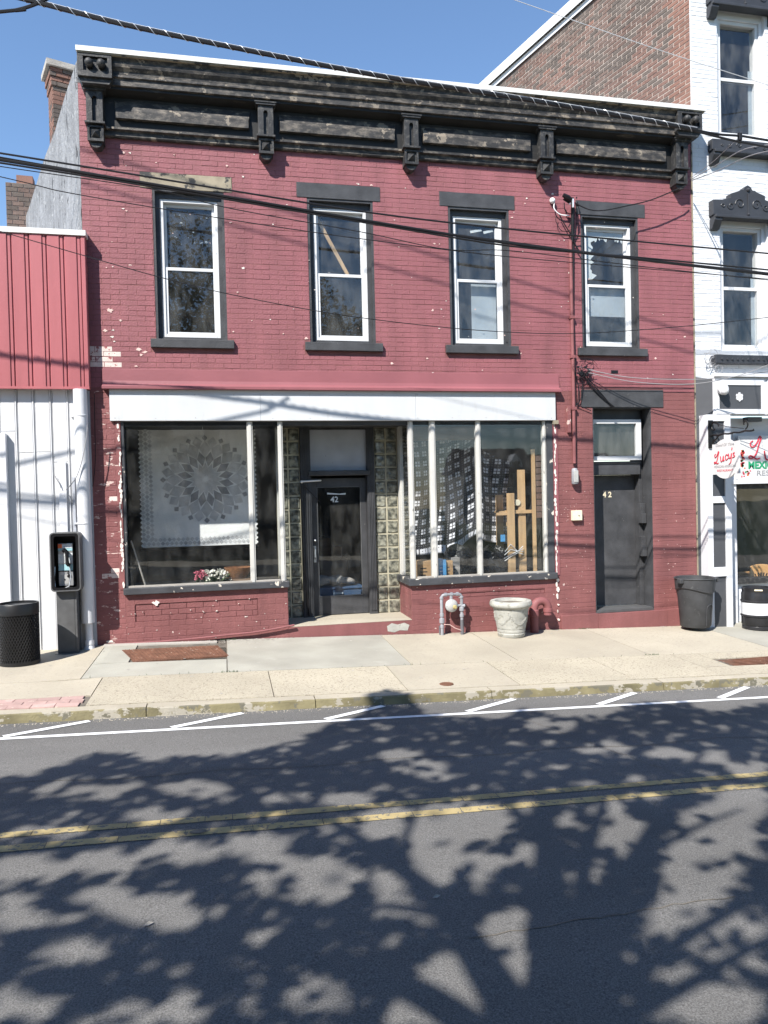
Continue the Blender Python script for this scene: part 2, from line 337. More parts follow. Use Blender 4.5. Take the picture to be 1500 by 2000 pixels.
# markings (children of the road)
def strip(name, mt, p0, p1, wd, parent, dz=.004, seg=12):
    p0 = Vector((*p0, 0)); p1 = Vector((*p1, 0)); t = (p1 - p0).normalized(); nrm = Vector((-t.y, t.x, 0)) * wd / 2
    b = MB()
    for i in range(seg):
        a = p0.lerp(p1, i / seg); c = p0.lerp(p1, (i + 1) / seg)
        q = [a - nrm, c - nrm, c + nrm, a + nrm]; b.quad(*[(v.x, v.y, zr(v.x, v.y) + dz) for v in q])
    return b.build(name, mt, parent, fix=False)
strip('parking_line', 'line_white', (-20, -3.36), (20, -3.50), .064, road, seg=40)
x = -9.915
for i in range(14):
    strip('parking_tick', 'line_white', (x + .05, -3.345 - .004 * i), (x + .66, -3.015), .07, road, .006, 1); x += 1.338
# yellow centre lines: short worn dashes butted together with cracks between
for yy in (-5.42, -5.60):
    x = -6.0
    while x < 9:
        L_ = rnd(.16, .42); strip('centre_line_piece', 'line_yellow', (x, yy + rnd(-.002, .002)), (x + L_ - rnd(.003, .006), yy + rnd(-.002, .002)), .080 + rnd(-.006, .004), road, .004, 1); x += L_
for yy in (-5.42, -5.60):
    strip('centre_line', 'line_yellow', (9.2, yy), (40, yy), .095, road, .004, 20); strip('centre_line', 'line_yellow', (-40, yy), (-6.2, yy), .095, road, .004, 20)
# manhole-like patch specks on road
b = MB()
cx, cy = -.2, -5.60
b.add([(cx + .05 * math.cos(k) * 1.0, cy + .028 * math.sin(k), zr(cx, cy) + .009) for k in lin(0, 2 * math.pi, 12)[:-1]], [tuple(range(12))])
b.build('marker_disc', 'joint_dirt', road, fix=False)
# long crack in the asphalt
b = MB(); x = 1.0; y = -6.9; pts = []
while x < 2.4: pts.append((x, y)); x += rnd(.04, .09); y += rnd(-.012, .022)
for a, c in zip(pts, pts[1:]): b.quad((a[0], a[1], zr(*a) + .003), (c[0], c[1], zr(*c) + .003), (c[0], c[1] + .006, zr(*c) + .003), (a[0], a[1] + .006, zr(*a) + .003))
b.build('asphalt_crack', 'joint_dirt', road, fix=False)

for (x0, y0, x1, y1) in ((-3, -4.55, 4.5, -4.62), (2.6, -3.7, 3.1, -5.3)):
    b = MB(); n = 40; pts = [(x0 + (x1 - x0) * k / n + rnd(-.01, .01), y0 + (y1 - y0) * k / n + .03 * math.sin(k * .9) + rnd(-.01, .01)) for k in range(n + 1)]
    for a, c in zip(pts, pts[1:]): b.quad((a[0], a[1], zr(*a) + .003), (c[0], c[1], zr(*c) + .003), (c[0] + .003, c[1] + .007, zr(*c) + .003), (a[0] + .003, a[1] + .007, zr(*a) + .003))
    b.build('asphalt_crack', 'joint_dirt', road, fix=False)
# pavement bed + slabs
walk = sheet('pavement', 'joint_dirt', lin(-14, 16, 60), lin(KY + .15, .95, 16), lambda x, y: zs(x, y) - .012)
def slab(x0, x1, y0, y1, mt, dz=0.0, skew=0.0, g=.005, parent=None, name='slab', nx=4, ny=4):
    b = MB(); top = []; bot = []
    for j in range(ny + 1):
        for i in range(nx + 1):
            y = y0 + g + (y1 - y0 - 2 * g) * j / ny; xx = x0 + g + (x1 - x0 - 2 * g) * i / nx + skew * (y - y1)
            top.append((xx, y, zs(xx, y) + dz))
    n = nx + 1
    fs = [(j * n + i, j * n + i + 1, (j + 1) * n + i + 1, (j + 1) * n + i) for j in range(ny) for i in range(nx)]
    rim = [i for i in range(n)] + [j * n + nx for j in range(1, ny + 1)] + [ny * n + i for i in range(nx - 1, -1, -1)] + [j * n for j in range(ny - 1, 0, -1)]
    k = len(top); vs = top + [(top[i][0], top[i][1], top[i][2] - .05) for i in rim]
    fs += [(rim[i], k + i, k + (i + 1) % len(rim), rim[(i + 1) % len(rim)]) for i in range(len(rim))]
    return b.add(vs, fs).build(name, mt, parent or walk, fix=False)
JY = -1.76
# inner row (next to the buildings)
xs_in = [-12, -10.2, -8.4, -6.6, -4.8, -3.2, -1.52]
for a, c in zip(xs_in, xs_in[1:]): slab(a, c, JY, -.02, 'slab_beige')
slab(-1.52, -1.12, -1.12, -.02, 'slab_smooth')
slab(-.02, 2.05, JY, -.01, 'slab_smooth', .002); slab(-1.52, -.02, JY, -1.12, 'slab_smooth', .001)
slab(2.05, 3.35, JY, -.01, 'slab_beige', -.001); slab(3.35, 5.1, JY, -.01, 'slab_beige')
slab(5.1, 6.9, JY, -.01, 'slab_beige'); slab(6.9, 8.9, JY, .9, 'slab_smooth', .001); slab(8.9, 12, JY, .9, 'slab_beige'); slab(12, 15, JY, .9, 'slab_beige')
# outer row
xs_out = [-12, -10, -8, -6, -4.4, -2.9]
for a, c in zip(xs_out, xs_out[1:]): slab(a, c, KY + .16, JY, 'slab_beige', skew=0)
slab(-2.9, -1.30, -2.45, JY, 'slab_beige')
ox = [-1.30, .42, 1.75, 2.95, 4.25, 5.35]
for i, (a, c) in enumerate(zip(ox, ox[1:])): slab(a, c, KY + .16, JY, ['slab_aggregate', 'slab_aggregate', 'slab_beige', 'slab_aggregate', 'slab_aggregate'][i % 5], rnd(-.001, .002))
slab(5.35, 7.0, KY + .16, -2.42, 'slab_aggregate'); slab(5.35, 5.72, -2.42, JY, 'slab_aggregate'); slab(5.72, 7.0, -2.05, JY, 'slab_aggregate'); slab(6.6, 7.0, -2.42, -2.05, 'slab_aggregate')
for a in (7.0, 8.6, 10.2, 11.8, 13.4): slab(a, a + 1.6, KY + .16, JY, 'slab_aggregate')
# red brick pavers by the kerb on the left
yy = -2.45
for r in range(3):
    x = -3.0 - (r % 2) * .1
    while x < -1.36 - .03 * r:
        x1 = min(x + .205, -1.34); slab(x, x1, yy - .115, yy, 'paver_red', .001 + rnd(-.002, .003), g=.003, name='paver', nx=1, ny=1); x = x1 if x1 > x + .04 else x + .3
    yy -= .115
# kerb stones
kerb = bpy.data.objects.new('kerb', None); COL.objects.link(kerb); kerb['kind'] = 'structure'
x = -12.0
for i, L_ in enumerate([2.0] * 4 + [1.9, 1.35, 1.55, 1.78, 1.92, 1.95, 1.9] + [2.0] * 4):
    b = MB(); n = 8; x0, x1 = x + .004, x + L_ - .004
    prof = [(KY + .155, -.4), (KY + .155, -.002), (KY + .022, -.004), (KY + .006, -.014), (KY - .012, -.105), (KY - .014, -.4)]
    vs = []
    for k in range(n + 1):
        xx = x0 + (x1 - x0) * k / n; j = rnd(-.006, .006)
        for yy, dz in prof: vs.append((xx, yy + j * (yy < KY + .05), zs(xx, KY) + dz + rnd(-.003, .003) * (dz > -.1)))
    p = len(prof); fs = [(k * p + q, (k + 1) * p + q, (k + 1) * p + q + 1, k * p + q + 1) for k in range(n) for q in range(p - 1)] + [tuple(range(p)), tuple(range(n * p, n * p + p))]
    b.add(vs, fs)
    for k in range(n): b.m[k * (p - 1) + 1] = 1
    b.build('kerb_stone', ['kerb_paint', 'slab_beige'], kerb); x += L_
# sand and grit collected in the gutter
b = MB()
for i in range(900):
    x = rnd(-4, 7.5); y = KY - .03 - abs(random.gauss(0, .035)); s = rnd(.002, .007); z = zr(x, y)
    b.add([(x - s, y - s, z), (x + s, y - s, z), (x, y + s, z), (x, y, z + s)], [(0, 1, 3), (1, 2, 3), (2, 0, 3)])
tag(b.build('gutter_grit', 'slab_beige', fix=False), 'fine pale grit lying in the gutter along the yellow kerb', 'grit', kind='stuff')
b = MB(); random.seed(33)
for i in range(110):
    x, y = rnd(-3, 8), rnd(KY + .2, -.1); r = rnd(.006, .017); z = zs(x, y) + .0035; m_ = 9
    b.add([(x + r * rnd(.8, 1.2) * math.cos(q * 6.283 / m_), y + r * rnd(.8, 1.2) * math.sin(q * 6.283 / m_), z) for q in range(m_)], [tuple(range(m_))])
tag(b.build('gum_spots', 'weather_wood', fix=False), 'small dark trodden gum spots scattered over the pavement slabs', 'gum spots', kind='stuff')
b = MB()
for i in range(260):
    x = random.choice((rnd(-1.5, 7), rnd(-.1, .1), rnd(5.0, 5.2))); y = JY + rnd(-.012, .012) if random.random() < .4 else (-.02 - rnd(0, .03)); z = zs(x, y); h = rnd(.008, .03); a = rnd(0, 6.28)
    b.add([(x - .003, y, z), (x + .003, y, z), (x + h * .6 * math.cos(a), y + h * .4 * math.sin(a), z + h)], [(0, 1, 2)])
tag(b.build('joint_weeds', 'leaf_green', fix=False), 'tiny weeds growing in the pavement joint and along the wall foot', 'weeds', kind='stuff')
# small iron covers
def cover(px, py, r, label, sq=False):
    p = gp(px, py, SA, SB, SC); b = MB()
    if sq: 
        for (dx, dy) in ((0, 0),): b.box(p.x - .42, p.x + .42, p.y - .175, p.y + .175, p.z - .03, p.z + .004)
    else: b.lathe([(r, -.02), (r, .003), (r * .8, .006), (r * .75, .004), (0.001, .005)], (p.x, p.y, p.z), 20)
    tag(b.build('utility_cover', 'rust', bevel=.003), label, 'cover')
cover(872, 1336, .075, 'small round rusty iron cap set in the pavement near the kerb')
b = MB().box(5.74, 6.58, -2.40, -2.07, -.24, zs(6.16, -2.23) - .004)
for i in range(5): b.box(5.78, 6.54, -2.385 + i * .064, -2.355 + i * .064, -.24, zs(6.16, -2.23) + .004)
tag(b.build('utility_cover', 'rust', fix=False), 'rectangular rusty steel plate set in the pavement, at the right edge by the kerb', 'cover')

# ------------------------------------------------------------------ bricks
def bricks(parent, x0, x1, z0, z1, holes, matfn, mats, org=(0, 0, 0), rz=0.0, course=.0657, length=.212, joint=.0055, proud=.0028, n_ind=300, focus=(0, 1.9), c=.0025,
           depth=.02, jitter=.0016, zfn=None, vis=None, header_every=0):
    org = Vector(org); rm = Matrix.Rotation(rz, 3, 'Z'); lst = []
    nr = int((z1 - z0) / course + .999)
    for r in range(nr):
        a, b_ = z0 + r * course, min(z0 + (r + 1) * course, z1)
        if b_ - a < course * .45: continue
        hd = header_every and r % header_every == 3
        L_ = length * (.5 if hd else 1)
        cuts = sorted((h[0], h[1]) for h in holes if h[2] < b_ - .004 and h[3] > a + .004)
        free = []; cur = x0; end = zfn(a) if zfn else x1
        for h0, h1 in cuts:
            if h0 > cur: free.append((cur, min(h0, end)))
            cur = max(cur, h1)
        if cur < end: free.append((cur, end))
        off = (r % 2) * length * .5 + rnd(-.006, .006)
        for f0, f1 in free:
            k = math.floor((f0 - x0 - off) / L_)
            x = x0 + off + k * L_
            while x < f1:
                a0, a1 = max(x, f0), min(x + L_, f1)
                if a1 - a0 > .03: wz = .0022 * math.sin(a0 * 2.3 + r * 1.7) + rnd(-.0012, .0012); lst.append((a0 + joint / 2 + rnd(-.0015, .0015), a1 - joint / 2 + rnd(-.0015, .0015), a + joint / 2 + wz, b_ - joint / 2 + wz))
                x += L_
    order = sorted(range(len(lst)), key=lambda i: ((lst[i][0] - focus[0]) ** 2 + ((lst[i][2] - focus[1]) * 1.0) ** 2) + (0 if (vis is None or vis(*lst[i])) else 1e6))
    ind = set(order[:n_ind]); shared = {}
    mb = MB()
    for i, (a0, a1, b0, b1) in enumerate(lst):
        mi = matfn((a0 + a1) / 2, (b0 + b1) / 2); yf = -proud + rnd(-jitter, jitter)
        if i in ind:
            if mi not in shared:
                shared[mi] = MB().face_box(-(length - joint) / 2, (length - joint) / 2, -(course - joint) / 2, (course - joint) / 2, 0, depth, c).mesh('brick', mats[mi])
            lc = org + rm @ Vector(((a0 + a1) / 2, yf, (b0 + b1) / 2))
            place('brick', shared[mi], lc, parent, ((a1 - a0) / (length - joint), 1, (b1 - b0) / (course - joint)), (0, 0, rz))
        else:
            n0 = len(mb.v); mb.face_box(a0, a1, b0, b1, yf, yf + depth, c, mi)
            if rz or org.length:
                for q in range(n0, len(mb.v)): mb.v[q] = tuple(org + rm @ Vector(mb.v[q]))
    if mb.v:
        o = mb.build('brickwork', mats, parent, fix=False); o['kind'] = 'stuff'
    return lst

# ------------------------------------------------------------------ the red building
XL, XR = -1.657, 6.98
red = thing('brick_shop_building', (2.66, 0, 0), 'two storey dark red painted brick shop with heavy black cornice and number 42', 'building')
WIN = [(-.80, .10), (1.19, 2.09), (3.16, 4.06), (5.165, 6.085)]
LIN = [(-.945, .206), (1.055, 2.193), (3.039, 4.146), (5.094, 6.198)]
SIL = [(-.867, .184), (1.117, 2.179), (3.081, 4.153), (5.082, 6.184)]
ZW0, ZW1, ZLT, ZSB = 4.002, 5.942, 6.139, 3.896
DX0, DX1, DZ1 = 5.30, 6.25, 3.149
holes = [(a, b, ZW0, ZW1) for a, b in WIN] + [(a, b, ZW1, ZLT) for a, b in LIN] + [(a, b, ZSB, ZW0) for a, b in SIL]
holes += [(-1.27, 4.66, -1, 3.30), (DX0, DX1, -1, DZ1), (5.125, 6.452, DZ1, 3.406)]
peel = [(-1.66, -1.30, 3.62, 3.88), (-1.40, -1.28, 1.95, 2.02), (-1.44, -1.27, 1.33, 1.40), (-1.46, -1.27, .98, 1.06)]
def rmat(x, z):
    for a, b, c, d in peel:
        if a <= x <= b and c <= z <= d: return 3
    if 4.0 < z < 4.6 and x < -1.0 and random.random() < .0: return 3
    if z > 3.36: return 0
    return 2 if x < -1.2 else 1
bricks(red, XL, XR, -.30, 7.2, holes, rmat, ['red_paint', 'red_paint_low', 'red_pier', 'whitewash'], focus=(-.3, 3.3), vis=lambda a, b, c, d: c > .3 and c < 6.5)
# places where the paint has flaked off the upper wall
random.seed(17); b = MB()
def scar(px, py, r, mi):
    p = at(px, py, 0); m_ = random.randint(10, 17); a0 = rnd(0, 6)
    b.prism([(p.x + r * rnd(.3, 1.3) * math.cos(a0 + 2 * math.pi * q / m_), p.z + r * .62 * rnd(.3, 1.3) * math.sin(a0 + 2 * math.pi * q / m_)) for q in range(m_)], 'y', -.0075, 0, mi)
for px, py, r in ((475, 524, .035), (254, 518, .035), (270, 682, .06), (283, 688, .05), (276, 693, .045), (266, 715, .035), (215, 606, .07), (235, 626, .035), (206, 646, .05), (221, 645, .03), (219, 658, .035), (223, 667, .025), (242, 298, .04), (254, 299, .03), (340, 303, .02), (305, 318, .025), (443, 324, .03), (475, 345, .03), (241, 408, .03), (247, 412, .02), (700, 360, .03), (650, 362, .02), (725, 362, .03), (848, 476, .03), (858, 477, .02), (845, 606, .04), (862, 604, .02), (492, 626, .02), (528, 624, .02), (456, 648, .025), (598, 661, .05), (560, 726, .02), (834, 700, .03), (1000, 425, .03), (1028, 388, .03), (1025, 398, .02), (1079, 379, .035), (1092, 470, .02), (1111, 533, .03), (1116, 634, .04), (1280, 700, .04), (1150, 545, .02), (1295, 615, .02), (1337, 658, .03), (1338, 430, .02), (765, 710, .04), (828, 735, .05), (845, 728, .02), (848, 740, .02), (1043, 743, .02), (985, 655, .02), (1017, 690, .03), (450, 435, .03), (560, 400, .02), (770, 430, .02)): scar(px, py, r * .62, random.choice((0, 0, 1)))
for k in range(70): scar(rnd(190, 1340), rnd(300, 740), rnd(.005, .014), random.choice((0, 1)))
b.build('paint_scars', ['paint_chip', 'paint_chip_w'], red)['kind'] = 'stuff'
b = MB()
for k in range(60): scar(rnd(1095, 1155), rnd(950, 1190), rnd(.003, .008), 0)
for k in range(30): scar(rnd(1285, 1360), rnd(1000, 1190), rnd(.003, .010), 0)
for k in range(40): scar(rnd(190, 560), rnd(1165, 1245), rnd(.004, .012), 1)
for k in range(30): scar(rnd(812, 1085), rnd(1135, 1215), rnd(.004, .010), 1)
scar(305, 1178, .05, 1); scar(215, 1253, .05, 1)
b.build('paint_scars', ['paint_chip', 'paint_chip_w'], red)['kind'] = 'stuff'
# wall body behind the bricks (joints)
def wall_with_holes(mb, x0, x1, z0, z1, hs, yf, yb, mi=0):
    xs = sorted({x0, x1, *[h[0] for h in hs], *[h[1] for h in hs]}); zz = sorted({z0, z1, *[h[2] for h in hs], *[h[3] for h in hs]})
    xs = [q for q in xs if x0 <= q <= x1]; zz = [q for q in zz if z0 <= q <= z1]
    for i in range(len(xs) - 1):
        for j in range(len(zz) - 1):
            cx, cz = (xs[i] + xs[i + 1]) / 2, (zz[j] + zz[j + 1]) / 2
            if not any(h[0] < cx < h[1] and h[2] < cz < h[3] for h in hs): mb.box(xs[i], xs[i + 1], yf, yb, zz[j], zz[j + 1], mi)
mb = MB(); wall_with_holes(mb, XL, XR, -.5, 7.2, [h for h in holes], 0.0, .22)
mb.build('wall', 'red_paint_low', red, fix=False)

# lintels and sills
for i, (a, b) in enumerate(LIN):
    o = boxo('lintel', 'bare_lintel' if i == 0 else 'dark_paint', red, a, b, -.010, .12, ZW1, ZLT, bevel=.004)
    if i == 0: o['label'] = 'bare tan stone lintel with flaking black paint'
for a, b in SIL: boxo('window_sill', 'dark_paint', red, a, b, -.055, .12, ZSB, ZW0 + .004, bevel=.006)
boxo('lintel', 'dark_paint', red, 5.125, 6.452, -.012, .3, DZ1, 3.406, bevel=.004)

# upper windows
def sash_window(i, x0, x1):
    wz0, wz1 = ZW0 + .004, ZW1
    fx0, fx1 = x0 + .085, x1 - .085; fz0, fz1 = wz0 + .045, wz1 - .10
    b = MB()                                            # dark painted brick mould around the white frame
    b.box(x0, fx0, .06, .20, wz0, wz1); b.box(fx1, x1, .06, .20, wz0, wz1); b.box(fx0, fx1, .06, .20, fz1, wz1); b.box(fx0, fx1, .05, .20, wz0, fz0)
    b.box(x0, x0 + .03, .004, .0598, wz0, wz1); b.box(x1 - .03, x1, .004, .0598, wz0, wz1); b.box(x0 + .03, x1 - .03, .004, .0598, wz1 - .03, wz1)
    win = b.build('window', 'dark_paint', red)
    t = .042; b = MB()
    b.box(fx0, fx0 + t, .075, .19, fz0, fz1); b.box(fx1 - t, fx1, .075, .19, fz0, fz1); b.box(fx0 + t, fx1 - t, .075, .19, fz1 - t, fz1); b.box(fx0 + t, fx1 - t, .075, .19, fz0, fz0 + t)
    b.build('frame', 'white_vinyl', win, bevel=.004)
    zm = (fz0 + fz1) / 2 - .01; ix0, ix1 = fx0 + t, fx1 - t; s = .034
    def sash(z0, z1, y, nm):
        b = MB(); b.box(ix0, ix0 + s, y, y + .03, z0, z1); b.box(ix1 - s, ix1, y, y + .03, z0, z1); b.box(ix0 + s, ix1 - s, y, y + .03, z0, z0 + s); b.box(ix0 + s, ix1 - s, y, y + .03, z1 - s * 1.2, z1)
        b.build('sash', 'white_vinyl', win, bevel=.003)
        b = MB(); b.box(ix0 + s, ix1 - s, y + .012, y + .016, z0 + s, z1 - s * 1.2); b.build('pane', 'pane_glass', win)
    sash(fz0 + t, zm + .03, .092, 'lower'); sash(zm + .0, fz1 - t, .135, 'upper')
    return ix0, ix1, fz0 + t, zm, fz1 - t
WB = [sash_window(i, *w_) for i, w_ in enumerate(WIN)]
# rooms behind the upper windows: dark box
b = MB(); b.box(XL + .05, XR - .05, 2.2, 2.25, 3.6, 6.6); b.box(XL + .05, XR - .05, .23, 2.2, 3.62, 3.68); b.box(XL + .05, XR - .05, .23, 2.2, 6.3, 6.36)
for x in (XL + .06, .65, 2.62, 4.6, XR - .1): b.box(x, x + .04, .23, 2.2, 3.68, 6.3)
b.build('upper_room', 'interior_dark', red)
# things in the upper windows
ix0, ix1, z0, zm, z1 = WB[1]
mb = MB(); p0 = Vector((ix0 + .02, .20, z1 - .03)); p1 = Vector((ix0 + .46, .22, zm + .03)); d = (p1 - p0).normalized(); n_ = Vector((d.z, 0, -d.x)) * .024
mb.add([p0 - n_, p0 + n_, p1 + n_, p1 - n_] + [v + Vector((0, .02, 0)) for v in (p0 - n_, p0 + n_, p1 + n_, p1 - n_)], [(0, 1, 2, 3), (7, 6, 5, 4), (0, 4, 5, 1), (1, 5, 6, 2), (2, 6, 7, 3), (3, 7, 4, 0)])
tag(mb.build('wood_strip', 'pine'), 'pale wood strip leaning diagonally inside the second upstairs window', 'wood strip')
def scraps(win_i, n, zlo, zhi, mt='paper_torn', rows=None):
    ix0, ix1, z0, zm, z1 = WB[win_i]; b = MB()
    for k in range(n):
        cx = rnd(ix0 + .08, ix1 - .08); cz = rnd(zlo, zhi); r = rnd(.004, .022) * rnd(.5, 1); m_ = random.randint(5, 9); a0 = rnd(0, 6)
        b.add([(cx + r * rnd(.4, 1.5) * math.cos(a0 + 2 * math.pi * q / m_), .1545, cz + r * rnd(.2, .7) * math.sin(a0 + 2 * math.pi * q / m_)) for q in range(m_)], [tuple(range(m_))])
    return b
ix0, ix1, z0, zm, z1 = WB[0]
b = scraps(0, 26, zm + .2, z1 - .1)
tag(b.build('glue_residue', 'blind_gray', fix=False), 'scraps of torn paper stuck inside the top left upstairs window', 'paper scraps', kind='stuff')
# torn paper covering in window 4 and added pale panels in 3 and 4 imitating reflected sky
ix0, ix1, z0, zm, z1 = WB[3]
edge = []
def torn(ix0, ix1, zz0, zz1):
    n = 26; outer = [(ix0 + .034, zz1 - .04), (ix1 - .034, zz1 - .04), (ix1 - .034, zz1 - .13)]
    pts = [(ix1 - .034 - (ix1 - ix0 - .2) * k / n, zz1 - .16 + rnd(-.04, .04)) for k in range(n + 1)]
    pts += [(ix0 + .12 + rnd(-.03, .04), zz1 - .2 - .45 * k / 14) for k in range(15)]
    pts += [(ix0 + .20, zz1 - .68), (ix0 + .13, zz1 - .74), (ix0 + .034, zz0 + .08)]
    return outer + pts
poly = torn(ix0, ix1, zm + .03, z1)
tag(MB().prism(poly, 'y', .1535, .1545).build('torn_paper', 'paper_torn'), 'torn grey paper hanging inside the top of the upstairs window over the number 42 door', 'paper')
tag(boxo('sky_reflection_panel', 'blind_gray', None, ix0 + .01, ix1 - .01, .17, .175, zm - .42, zm + .05), 'added pale grey panel imitating reflected sky in the upstairs window over the number 42 door', 'shade')
ix0, ix1, z0, zm, z1 = WB[2]
tag(boxo('sky_reflection_panel', 'blind_gray', None, ix0 + .26, ix1 - .01, .21, .215, z0, zm), 'added pale grey panel imitating reflected sky in the lower half of the third upstairs window', 'shade')
b = MB()
for k in range(2): b.prism([(ix0 + .25 + k * .2, z1 - .16), (ix0 + .42 + k * .17, z1 - .12), (ix0 + .41 + k * .17, z1 - .09), (ix0 + .24 + k * .2, z1 - .125)], 'y', .1535, .1545)
tag(b.build('tape_strip', 'paper_torn'), 'pale strips of old tape at the top of the third upstairs window', 'tape')

# cornice -------------------------------------------------------------
BX = [-1.44, .66, 2.61, 4.58, 6.71]
cor = MB()
prof = [(0, 6.535), (-.045, 6.535), (-.055, 6.55), (-.055, 6.605), (-.095, 6.615), (-.095, 6.64), (-.06, 6.655), (-.06, 7.02), (-.20, 7.055), (-.20, 7.085), (-.23, 7.09), (-.23, 7.17),
        (-.255, 7.18), (-.255, 7.20), (-.24, 7.215), (-.245, 7.25), (-.28, 7.29), (-.29, 7.32), (-.275, 7.335), (-.275, 7.36), (-.305, 7.41), (0, 7.41)]
cor.prism(prof, 'x', BX[0] + .05, BX[-1] - .05)
for k in (6, 7, 8): cor.m[2 + k] = 1                     # frieze ground and soffit: black paint, darkened to paint in cornice shade
corn = cor.build('cornice', ['black_wood', 'soffit_shade_black'], red, fix=False)
MB().prism([(-.345, 7.412), (-.345, 7.472), (.35, 7.50), (.35, 7.46), (-.02, 7.44)], 'x', -1.615, 7.01).build('roof_edge_flashing', 'white_flash', corn)
MB().prism([(-.33, 7.396), (-.33, 7.4115), (-.02, 7.4115), (-.02, 7.396)], 'x', -1.60, 6.99).build('crown_strip', 'bare_lintel', corn)
for a, c in zip(BX, BX[1:]):
    x0, x1 = a + .17 + (.05 if a < 0 else 0), c - .19
    b = MB(); b.add([(x0 + .012, -.0605, 6.742), (x1 - .022, -.0605, 6.742), (x1, -.0605, 6.985), (x0, -.0605, 6.985), (x0 + .02, -.118, 6.745), (x1 - .03, -.118, 6.745), (x1 - .03, -.118, 6.845), (x0 + .02, -.118, 6.845), (x1 - .02, -.07, 6.96), (x0 + .01, -.07, 6.96)],
          [(0, 1, 5, 4), (1, 2, 8, 6, 5), (4, 5, 6, 7), (7, 6, 8, 9), (3, 0, 4, 7, 9), (2, 3, 9, 8)])
    b.build('frieze_panel', 'black_wood', corn)
def bracket(cx):
    hw = .098; b = MB()
    b.box(cx - hw, cx + hw, -.150, .0, 6.645, 7.05)                 # body
    b.box(cx - hw, cx - .028, -.190, -.150, 6.645, 7.045); b.box(cx + .028, cx + hw, -.190, -.150, 6.645, 7.045)   # slot sides
    b.prism([(cx - .028, 7.045), (cx + .028, 7.045), (cx + .028, 6.93), (cx + .015, 6.955), (cx - .015, 6.955), (cx - .028, 6.93)], 'y', -.190, -.150)
    br = b.build('bracket', 'black_clean', corn, bevel=.003)
    b = MB(); b.box(cx - .14, cx + .14, -.222, 0, 7.046, 7.062); b.prism([(cx - .12, 7.02), (cx + .12, 7.02), (cx + .14, 7.046), (cx - .14, 7.046)], 'y', -.212, 0)
    b.build('bracket_cap', 'black_clean', br)
    boxo('bracket_band', 'black_clean', br, cx - .12, cx + .12, -.205, 0, 6.618, 6.6445, bevel=.004)
    b = MB(); b.box(cx - .09, cx + .09, -.150, 0, 6.415, 6.6178); b.box(cx - .096, cx - .07, -.170, -.150, 6.415, 6.605); b.box(cx + .07, cx + .096, -.170, -.150, 6.415, 6.605); b.box(cx - .07, cx + .07, -.170, -.150, 6.58, 6.605); b.box(cx - .07, cx + .07, -.170, -.150, 6.415, 6.445)
    b.build('bracket_block', 'black_clean', br)
    MB().add([(cx - .052, -.1505, 6.46), (cx + .052, -.1505, 6.46), (cx + .052, -.1505, 6.565), (cx - .052, -.1505, 6.565), (cx, -.205, 6.512)], [(0, 1, 4), (1, 2, 4), (2, 3, 4), (3, 0, 4)]).build('bracket_boss', 'black_clean', br)
    MB().prism([(cx + .075 * math.cos(t), 6.414 + .068 * math.sin(t)) for t in lin(math.pi, 2 * math.pi, 10)], 'y', -.135, 0).build('bracket_drop', 'black_clean', br)
for x in BX: bracket(x)
for cx, sgn in ((-1.405, -1), (6.755, 1)):
    x0, x1 = cx - .20, cx + .20
    b = MB()
    b.prism([(x0 + .04, 7.055), (x1 - .04, 7.055), (x1, 7.12), (x1, 7.395), (x0, 7.395), (x0, 7.12)], 'y', -.290, -.0)
    b.box(x0, x1, -.325, -.290, 7.36, 7.395); b.box(x0, x1, -.325, -.290, 7.12, 7.19); b.box(x0, x0 + .07, -.325, -.290, 7.19, 7.36); b.box(x1 - .05, x1, -.325, -.290, 7.19, 7.36)
    e = b.build('cornice_end_block', 'black_clean', corn, bevel=.003)
    for dx in (-.065, .075):
        b = MB(); b.ball((cx + dx + .005, -.345, 7.275), .052, 14); b.build('ball_ornament', 'black_clean', e, smooth=True)
        MB().lathe([(.05, 0), (.05, -.02), (.03, -.02)], (cx + dx + .005, -.2905, 7.275), 14, axis='y').build('ball_base', 'black_clean', e)

# flat roof and skewed side wall (the plots run back at an angle)
TH = R_(20)
def skew(x, s, th): return (x - s * math.sin(th), s * math.cos(th))
b = MB(); a = skew(XL, 0, TH); c = skew(XL, 14, TH)
b.add([(XL, .22, 7.38), (XR, .22, 7.38), (XR - 3.4, 14, 7.1), (c[0] + .2, c[1], 7.1)], [(0, 1, 2, 3)]).build('roof', 'roof_membrane', red, fix=False)
b = MB(); 
def sidewall(mb, x, th, s0, s1, thick, z0, ztop, mi=0):
    n = 14
    dn = Vector((math.cos(th), math.sin(th), 0))
    vs = []
    for k in range(n + 1):
        s = s0 + (s1 - s0) * k / n; q = Vector((*skew(x, s, th), 0))
        for off in (0, thick):
            for z in (z0, ztop(s)): vs.append((q.x + dn.x * off, q.y + dn.y * off, z))
    fs = [(0, 1, 3, 2)]
    for k in range(n):
        i = k * 4; j = i + 4
        fs += [(i, j, j + 1, i + 1), (i + 1, j + 1, j + 3, i + 3), (i + 3, j + 3, j + 2, i + 2)]
    fs.append((n * 4, n * 4 + 2, n * 4 + 3, n * 4 + 1)); mb.add(vs, fs, mi)
sidewall(b, XL + .002, TH, .03, 13, .25, -.5, lambda s: 7.47 - .035 * s + .03 * math.sin(s * 9) + .02 * math.sin(s * 23))
b.build('side_wall', 'stucco', red)
# corner bricks showing at the parapet's ragged top
for k in range(5):
    boxo('parapet_brick', 'stucco', red, XL - .03, XL + .07, .03 + .005 * k, .2, 7.15 + k * .066, 7.21 + k * .066, bevel=.006)

